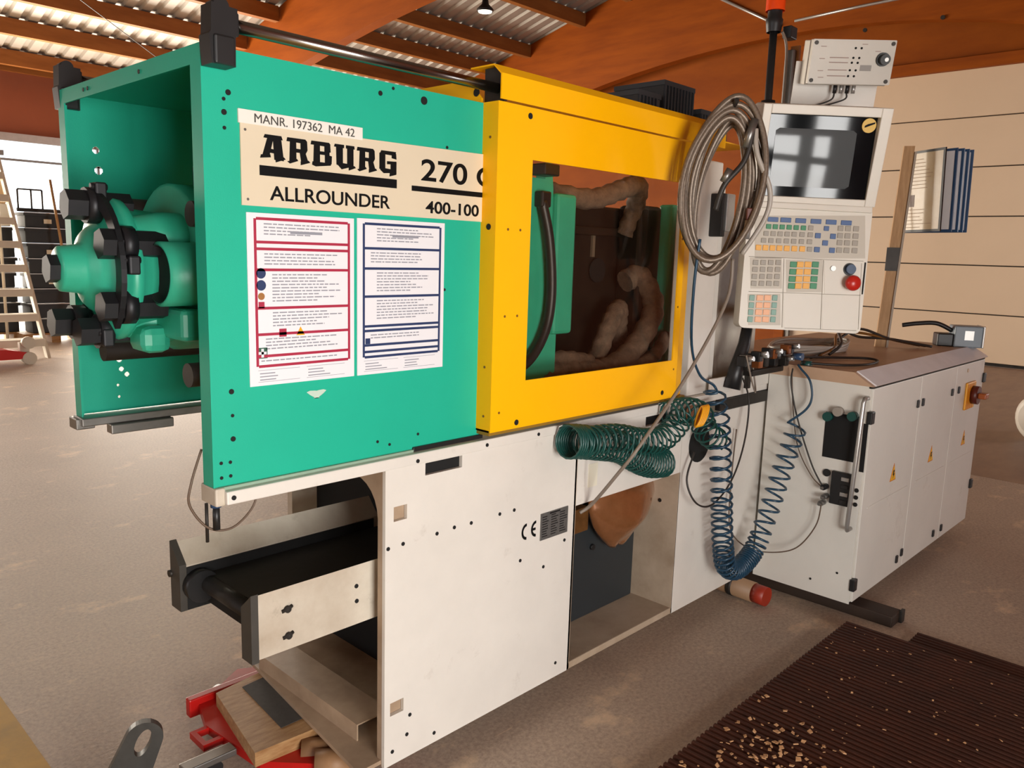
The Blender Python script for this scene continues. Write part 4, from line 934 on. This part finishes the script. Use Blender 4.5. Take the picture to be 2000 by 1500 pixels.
# vertical blue-green hose: down, U turn, up to the cabinet
pd = smooth_path([(1.93, -.10, 1.01), (1.945, -.10, .95), (1.965, -.11, .87), (1.985, -.115, .74), (2.005, -.12, .60), (2.025, -.12, .47), (2.05, -.12, .36), (2.085, -.12, .27), (2.15, -.125, .235), (2.22, -.13, .245), (2.29, -.135, .285), (2.34, -.14, .36), (2.385, -.15, .47), (2.42, -.165, .60), (2.445, -.185, .72), (2.455, -.205, .82)], 5)
pit = []
for i in range(len(pd)-1):
    f = i/(len(pd)-1); pit.append(.045 if f < .28 else .034 if f < .40 else .022 if f < .50 else .014 if f < .66 else .026 if f < .72 else .05)
spiral('spiral_hose', 'blue-green spiral air hose hanging in a U from the ledge to the cabinet', pd, .040, pit, BLUEH, .0052,
       lead=[(1.585, -.20, 1.56), (1.60, -.18, 1.40), (1.66, -.15, 1.20), (1.78, -.12, 1.08), (1.90, -.11, 1.03)], tail=[(2.46, -.23, .885), (2.465, -.25, .94), (2.465, -.235, 1.01), (2.468, -.19, 1.055), (2.475, -.175, 1.068)])
def cable(label, pts, m, r=.003, loc=None):
    single(Tb(smooth_path(pts), r, 6).build('cable', m, None, loc or pts[0]), label, 'cable')
cable('long grey cable slanting from the hose coil down to the base recess', [(1.72, -.25, 1.50), (1.70, -.25, 1.36), (1.50, -.25, 1.14), (1.24, -.25, .93), (1.22, -.18, .82), (1.26, -.06, .69), (1.235, -.028, .655)], GREYCAB, .006)
cable('dark thin cable hanging from the ledge down past the blue spiral hose', [(2.22, -.06, 1.02), (2.27, -.07, .92), (2.22, -.09, .76), (2.12, -.10, .62), (1.98, -.10, .545), (1.87, -.09, .57), (1.84, -.06, .66), (1.90, -.05, .76)], DKCAB, .0038)
cable('brown thin cable drooping on the end panel into the cabinet side', [(2.24, -.04, .80), (2.22, -.045, .6), (2.23, -.05, .38), (2.34, -.08, .27), (2.42, -.16, .25), (2.455, -.25, .29), (2.47, -.315, .40), (2.47, -.33, .50)], mat('cable_brown', '5d4a3a', .5), .0028)
cable('black cable from the cabinet lid to the side connector, left one', [(2.47, -.155, 1.05), (2.48, -.15, .98), (2.48, -.19, .84), (2.475, -.27, .66), (2.475, -.325, .575)], DKCAB, .0035)
cable('thin brown cable from the cabinet lid to the side connector', [(2.478, -.15, 1.03), (2.485, -.165, .88), (2.485, -.20, .72), (2.48, -.27, .61), (2.475, -.325, .57)], mat('cable_brown', '5d4a3a', .5), .0025)
cable('grey cable looped under the terminal beside the black lever', [(2.10, -.13, 1.13), (2.14, -.14, 1.03), (2.22, -.12, .97), (2.27, -.09, 1.0), (2.25, -.08, 1.09)], GREYCAB, .0035)

# copper-coloured film bag in the recess
n = 22; mb = MB(); vs = []; fs = []
for i in range(n+1):
    for j in range(n+1):
        u_, v_ = i/n, j/n
        x_ = 1.41+.42*u_+.02*math.sin(v_*5); top = .672+.008*u_
        wdt = (1-.78*max(0, (v_-.35)/.65)**1.2)
        x_ = 1.665+(x_-1.62)*wdt*1.02; z_ = top-.275*v_
        bul = .085*math.sin(math.pi*u_)**.8*math.sin(math.pi*min(1, v_*.9+.05))
        y_ = .115-bul+.012*mnoise.noise(Vector((u_*4, v_*4, 1)))
        vs.append((x_, y_, z_))
for i in range(n):
    for j in range(n): o = i*(n+1)+j; fs.append((o, o+1, o+n+2, o+n+1))
k0 = len(vs); vs2 = [(x, .125, z) for x, y, z in vs]
bag = MB().add(vs, fs, True).add(vs2, [f[::-1] for f in fs], True)
ring = [i*(n+1) for i in range(n+1)]+[n*(n+1)+j for j in range(1, n+1)]+[i*(n+1)+n for i in range(n-1, -1, -1)]+[j for j in range(n-1, 0, -1)]
bag.add([vs[i] for i in ring]+[vs2[i] for i in ring], [(i, (i+1) % len(ring), len(ring)+(i+1) % len(ring), len(ring)+i) for i in range(len(ring))], True)
single(bag.build('film_bag', COPPER, None, (1.64, .11, .42)), 'shiny copper-coloured plastic bag hanging in the base recess', 'bag')

# ------------------------------------------------------------------ under and in front of the machine
dl = thing('roller_dolly', 'red heavy-load roller dolly under the left end of the machine', 'dolly', (.3, .4, 0))
MB().prism([(.215, .56), (.245, .29), (.42, .10), (.62, .10), (.62, .70), (.44, .80), (.25, .68)], .035, .062, 'z').build('dolly_plate', REDP, dl)
MB().box(.22, .60, .68, .71, .025, .085, bev=.004).build('dolly_edge', REDP, dl)
mb = MB()
for q in ((.165, .235, .545, .56), (.165, .235, .47, .485), (.165, .18, .485, .545)): mb.box(*q, .04, .06)
mb.build('lifting_loop', REDP, dl)
MB().box(.075, .225, .385, .43, .045, .065, bev=.003, xf=Matrix.Identity(4)).build('link_bar', STEEL, dl)
for y_ in (.13, .20): 
    w = C((.44, y_, .05), (.36, y_+.06, .05), .04, 24).build('dolly_roller', mat('roller_timber', '9a7450', .55, c2='7a5637', scale=10), dl)
C((.29, .70, .035), (.35, .74, .035), .032, 18).build('dolly_roller', BLACKP, dl)
C((.17, .44, .02), (.17, .40, .02), .02, 16).build('dolly_castor', BLACKP, dl)
wb = thing('timber_block', 'thick timber block lying on the red dolly', 'wood block', (.35, .45, .062))
MB().prism([(.285, .635), (.418, .655), (.60, .66), (.62, .25), (.405, .262), (.222, .275)], .062, .106, 'z').build('block', WOODB, wb)
single(MB().prism([(.36, .61), (.45, .62), (.45, .33), (.335, .33)], .1062, .1078, 'z').build('rubber_pad', mat('pad_dark', '3b3733', .8, var=.2, scale=60), None, (.4, .45, .106)), 'dark rubber pad lying on the timber block', 'rubber pad')
hk = thing('drawbar_lug', 'grey steel lug with slotted eye standing on the floor at lower left', 'steel lug', (-.08, .45, 0))
Hk = frame_at((-.085, .455, .0), -20, 0, -22) @ Matrix.Scale(1.62, 4)
pts = []
for k in range(13): a = R(-90+180*(k/12)+0); pts.append((.0+.029*math.cos(R(180-180*k/12)), .125+.029*math.sin(R(180-180*k/12))))
out = [(-.04, 0), *pts, (.034, 0)]
inn = [(-.012*math.cos(2*math.pi*k/16), .118+.022*math.sin(2*math.pi*k/16)) for k in range(16)]
bm = MB(); m_ = len(inn)
# ring-shaped plate: bridge outline and slot by sampling both by angle
def outline(a):
    c, s_ = math.cos(a), math.sin(a); best = 0
    for i in range(len(out)):
        p, q = out[i], out[(i+1) % len(out)]; ex, ez = q[0]-p[0], q[1]-p[1]; px_, pz_ = p[0], p[1]-.118
        den = c*ez-s_*ex
        if abs(den) < 1e-9: continue
        t_ = (px_*ez-pz_*ex)/den; u_ = (px_*s_-pz_*c)/den
        if t_ > 0 and -1e-6 <= u_ <= 1+1e-6: best = max(best, t_)
    return (c*best, .118+s_*best)
N = 48; vs = []
for k in range(N):
    a = 2*math.pi*k/N; o = outline(a); i_ = (.011*math.cos(a), .118+.024*math.sin(a))
    for y_ in (-.007, .007): vs += [(o[0], y_, o[1]), (i_[0], y_, i_[1])]
fs = []
for k in range(N):
    o = 4*k; q = 4*((k+1) % N)
    fs += [(o, o+1, q+1, q), (o+2, q+2, q+3, o+3), (o, q, q+2, o+2), (o+1, o+3, q+3, q+1)]
MB().add(vs, fs, False, Hk).build('slotted_plate', mat('lug_steel', '4b4a47', .45, metal=.6, var=.2, scale=20), hk)
MB().cyl((-.055, .02, .03), (-.055, -.03, .03), .016, 14, xf=Hk).build('lug_bolt', mat('rusty_bolt', '6b4c35', .6, metal=.4, var=.3, scale=40), hk); MB().box(-.085, .05, -.02, .02, 0, .015, bev=.003, xf=Hk).build('lug_foot', DKSTEEL, hk)

dw = thing('support_roller', 'tan round roller with red end under the base corner', 'roller', (2.42, -.06, 0))
C((2.42, .22, .05), (2.405, -.10, .05), .045, 20).build('roller_body', mat('roller_tan', '9a7a5c', .55, var=.1), dw); C((2.405, -.10, .05), (2.402, -.16, .05), .042, 20).build('roller_end', mat('roller_red', '9a2c17', .45, var=.1), dw)
C((2.41, .02, .05), (2.409, -.005, .05), .047, 20).build('roller_band', DKSTEEL, dw)
sk = thing('skid_beam', 'dark timber skid under the near corner of the cabinet', 'skid', (2.66, -.4, 0))
MB().box(2.61, 2.72, -.615, .30, 0, .05, bev=.006).build('skid_timber', mat('skid_wood', '3a2a1e', .7, c2='2a1d14', scale=6), sk); MB().box(2.69, 2.725, -.628, -.614, 0, .055, bev=.003).build('end_strap', DKSTEEL, sk)
MB().box(2.9, 4.05, -.34, .30, .05, .0895, bev=.004).build('plinth', DKSTEEL, sk)
MB().box(3.85, 4.0, -.30, .30, 0, .05, bev=.006).build('rear_skid', mat('skid_wood', '3a2a1e', .7), sk)
sp = thing('support_block', 'timber block under the middle of the machine base', 'wood block', (1.6, .4, 0))
MB().box(1.4, 1.6, .2, .7, 0, .099, bev=.005).build('block', WOODB, sp)
# ribbed brown deck mats
def ribbed(x0, x1, y0, y1, z0, z1, p=.0255):
    n = int((x1-x0)/p); pr_ = [(x0, z0)]
    for k in range(n): a = x0+k*p; pr_ += [(a, z1-.011), (a+.003, z1), (a+p-.012, z1), (a+p-.009, z1-.011)]
    pr_ += [(x0+n*p, z1-.011), (x0+n*p, z0)]
    return MB().prism(pr_[::-1], y0, y1, 'y')
single(ribbed(.72, 2.44, -2.2, -.50, .030, .056).build('ribbed_mat', DECK, None, (1.6, -1.2, .03)), 'dark brown ribbed mat at lower right scattered with shavings', 'mat')
single(ribbed(1.0, 2.62, -2.5, -.72, .0, .028).build('ribbed_mat', DECK, None, (1.6, -1.5, 0)), 'lower dark brown ribbed mat showing at the far edge under the first', 'mat')
random.seed(21); mb = MB()
for k in range(230):
    if k < 110: x_, y_ = random.gauss(1.36, .14), random.gauss(-.70, .10)
    else: x_, y_ = random.uniform(1.0, 2.42), random.uniform(-1.35, -.52)
    if not (.8 < x_ < 2.42 and -2 < y_ < -.51): continue
    s_ = random.uniform(.003, .009)*(1.1 if k < 110 else .6); a = random.uniform(0, 6.3)
    M_ = Matrix.Translation((x_, y_, .058+s_*.3)) @ Matrix.Rotation(a, 4, 'Z') @ Matrix.Rotation(random.uniform(-.6, .6), 4, 'X')
    mb.prism([(-s_, -s_*.6), (s_*.8, -s_*.7), (s_*1.1, s_*.5), (-.3*s_, s_*.8)], -s_*.18, s_*.18, 'z', xf=M_)
o = single(mb.build('wood_shavings', CHIP, None, (1.4, -.75, .056)), 'pale wood shavings scattered on the brown ribbed mat', 'shavings'); o['kind'] = 'stuff'

# ------------------------------------------------------------------ background
st = thing('mobile_stairs', 'cream mobile warehouse stairs at far left in front of the crates', 'stairs', (1.9, 10.4, 0))
for k in range(9):
    MB().box(1.2, 2.40, 9.55+.19*k, 9.80+.19*k, .15+.30*k, .24+.30*k, bev=.006).build('tread', CREAM, st)
for x_ in (2.42, 1.18):
    MB().prism([(9.50, .0), (9.62, .0), (11.36, 2.75), (11.24, 2.75)], x_-.018, x_+.018, 'x').build('stringer', CREAM, st)
    Tb([(x_, 11.3, 2.7), (x_, 11.3, 0)], .02, 8).build('rear_leg', CREAM, st)
random.seed(5)
ncr = 0
cm = {}
def crate(x, y, z, m, label, group):
    t = thing('plastic_crate', label, 'crate', (x, y, z), group)
    if not cm:
        b_ = MB().box(-.28, .28, -.19, .19, .0, .19, bev=.01); cm['b'] = b_.mesh('crate_body', BINB)
        r_ = MB()
        for q in ((-.30, .30, -.21, -.19), (-.30, .30, .19, .21), (-.30, -.28, -.19, .19), (.28, .30, -.19, .19)): r_.box(*q, .165, .205)
        cm['r'] = r_.mesh('crate_rim', BINB)
        cm['l'] = MB().box(-.05, .05, -.2125, -.21, .06, .12).mesh('crate_label', CREAM)
        cm['s'] = MB().box(-.29, .29, -.215, -.205, .20, .212).mesh('crate_edge', ALU)
    put('crate_body', cm['b'], t, (x, y, z)); put('crate_rim', cm['r'], t, (x, y, z)); put('crate_edge', cm['s'], t, (x, y, z))
    if random.random() < .3: put('crate_label', cm['l'], t, (x, y, z))
for c_, (x_, y_, nm) in enumerate(((2.36, 11.75, 'in the stack behind the stairs'), (3.0, 11.4, 'in the stack right of the stairs'))):
    for k in range(8 if c_ else 7): crate(x_+random.uniform(-.015, .015), y_, .14+.213*k, BINB, ('lowest', 'second lowest', 'third lowest', 'fourth lowest', 'fifth lowest', 'sixth lowest' if c_ else 'second highest', 'second highest' if c_ else 'topmost', 'topmost')[k]+' black plastic crate '+nm, 'black crates '+nm)
for x_, y_, l_ in ((2.25, 11.75, 'timber pallet under the crates behind the stairs'), (3.0, 11.4, 'timber pallet under the crates right of the stairs')):
    pl = thing('pallet', l_, 'pallet', (x_, y_, 0)); w_ = .42
    for k in range(4): MB().box(x_-w_, x_+w_, y_-.25+.14*k, y_-.15+.14*k, .115, .138).build('deck_board', WOODB, pl)
    for k in range(3): MB().box(x_-w_+k*(w_-.06), x_-w_+.12+k*(w_-.06), y_-.25, y_+.27, 0, .115).build('pallet_runner', WOODB, pl)
wc = thing('wire_frame', 'dark open steel frame standing on top of the right crate stack', 'frame', (2.95, 11.4, 1.85))
for x_ in (2.69, 2.86, 3.0): Tb([(x_, 11.4, 1.85), (x_, 11.4, 2.16)], .012, 6).build('upright', DKSTEEL, wc)
Tb([(2.69, 11.4, 2.16), (3.0, 11.4, 2.16)], .012, 6).build('top_bar', DKSTEEL, wc); B(2.67, 3.28, 11.38, 11.42, 1.850, 1.90).build('foot_bar', DKSTEEL, wc)
bx_ = thing('carton_stack', 'pale cartons on top of the crate stack behind the stairs', 'carton', (2.3, 11.75, 1.64))
MB().box(2.05, 2.62, 11.55, 11.95, 1.638, 1.95, bev=.01).build('carton', mat('carton_white', 'd8d4cc', .7), bx_); MB().box(2.08, 2.58, 11.55, 11.95, 1.95, 2.28, bev=.01).build('upper_carton', mat('carton_tan', 'd3b48b', .7, var=.08), bx_)
single(Tb([(3.18, 10.9, .02), (3.24, 11.05, 1.25)], .035, 4).build('timber_lath', GLULAM, None, (3.2, 11, 0)), 'orange timber lath leaning on the right crate stack', 'lath')
single(Tb([(3.15, 11.0, .9), (3.02, 11.08, 2.3)], .02, 4).build('timber_lath', PINE, None, (3.1, 11, .9)), 'tall pale lath leaning on the right crate stack', 'lath')
rp_ = thing('pallet_jack', 'red pallet jack fork with pale wheel at far left edge', 'pallet jack', (1.75, 9.2, 0))
MB().prism([(1.0, .07), (1.98, .07), (2.08, .10), (2.08, .14), (1.85, .19), (1.0, .19)], 9.05, 9.25, 'y').build('fork', mat('jack_red', 'd0241f', .35), rp_)
C((2.08, 9.04, .075), (2.08, 9.2, .075), .075, 20).build('wheel', CREAM, rp_); C((2.08, 9.03, .26), (2.08, 9.12, .26), .07, 20).build('upper_wheel', CREAM, rp_); B(2.0, 2.1, 9.12, 9.2, .12, .26).build('wheel_arm', CREAM, rp_)
dr = thing('white_drum', 'white plastic drum lying on the floor at the right edge', 'drum', (7.6, -.25, 0))
MB().lathe([(0, .0), (0, .17), (.02, .20), (.5, .20), (.52, .17), (.52, 0)], (7.36, -.16, .20), (.86, -.5, 0), 28).build('drum_body', mat('drum_white', 'cfc6b8', .45, var=.05), dr)
MB().lathe([(-.012, 0), (-.012, .14), (.004, .15)], (7.36, -.16, .20), (.86, -.5, 0), 24).build('drum_cap', mat('drum_cap', 'bdb4a8', .5), dr)
lt = thing('pendant_lamp', 'small lit pendant lamp hanging from the roof above the guard', 'lamp', (7.55, 7.1, 4.85))
MB().lathe([(0, .11), (.03, .12), (.05, .10), (.10, .05), (.16, .04), (.2, 0)], (7.47, 7.0, 4.80), (0, 0, 1), 20).build('lamp_shade', BLACKP, lt)
MB().lathe([(0, 0), (.0, .095), (.02, .10)], (7.47, 7.0, 4.795), (0, 0, 1), 20).build('lamp_bulb', BULB, lt)
Tb([(7.47, 7.0, 5.0), (7.47, 7.0, roof(7.0)-.02)], .012, 6).build('lamp_cord', DKCAB, lt)
for (x_, w_, z0, h_, y0, y1, l_) in ((1.83, .15, 1.958, .145, .20, .42, 'small black mesh crate, leftmost on the machine hood behind the yellow cap'), (2.03, .22, 1.958, .205, .20, .44, 'tall black mesh crate on the machine hood behind the yellow cap'), (2.27, .22, 1.958, .13, .18, .40, 'low black mesh crate on the machine hood nearest the hose coil')):
    t = thing('mesh_crate', l_, 'crate', (x_, (y0+y1)/2, z0))
    MB().box(x_-w_/2+.004, x_+w_/2-.004, y0+.004, y1-.004, z0, z0+h_).build('crate_body', BLACKP, t)
    MB().box(x_-w_/2, x_+w_/2, y0, y1, z0+h_-.016, z0+h_+.002).build('crate_rim', BINB, t)
    for k in range(int(w_/.022)): MB().box(x_-w_/2+.006+.022*k, x_-w_/2+.014+.022*k, y0-.002, y0+.004, z0+.004, z0+h_-.016).build('crate_rib', BINB, t)
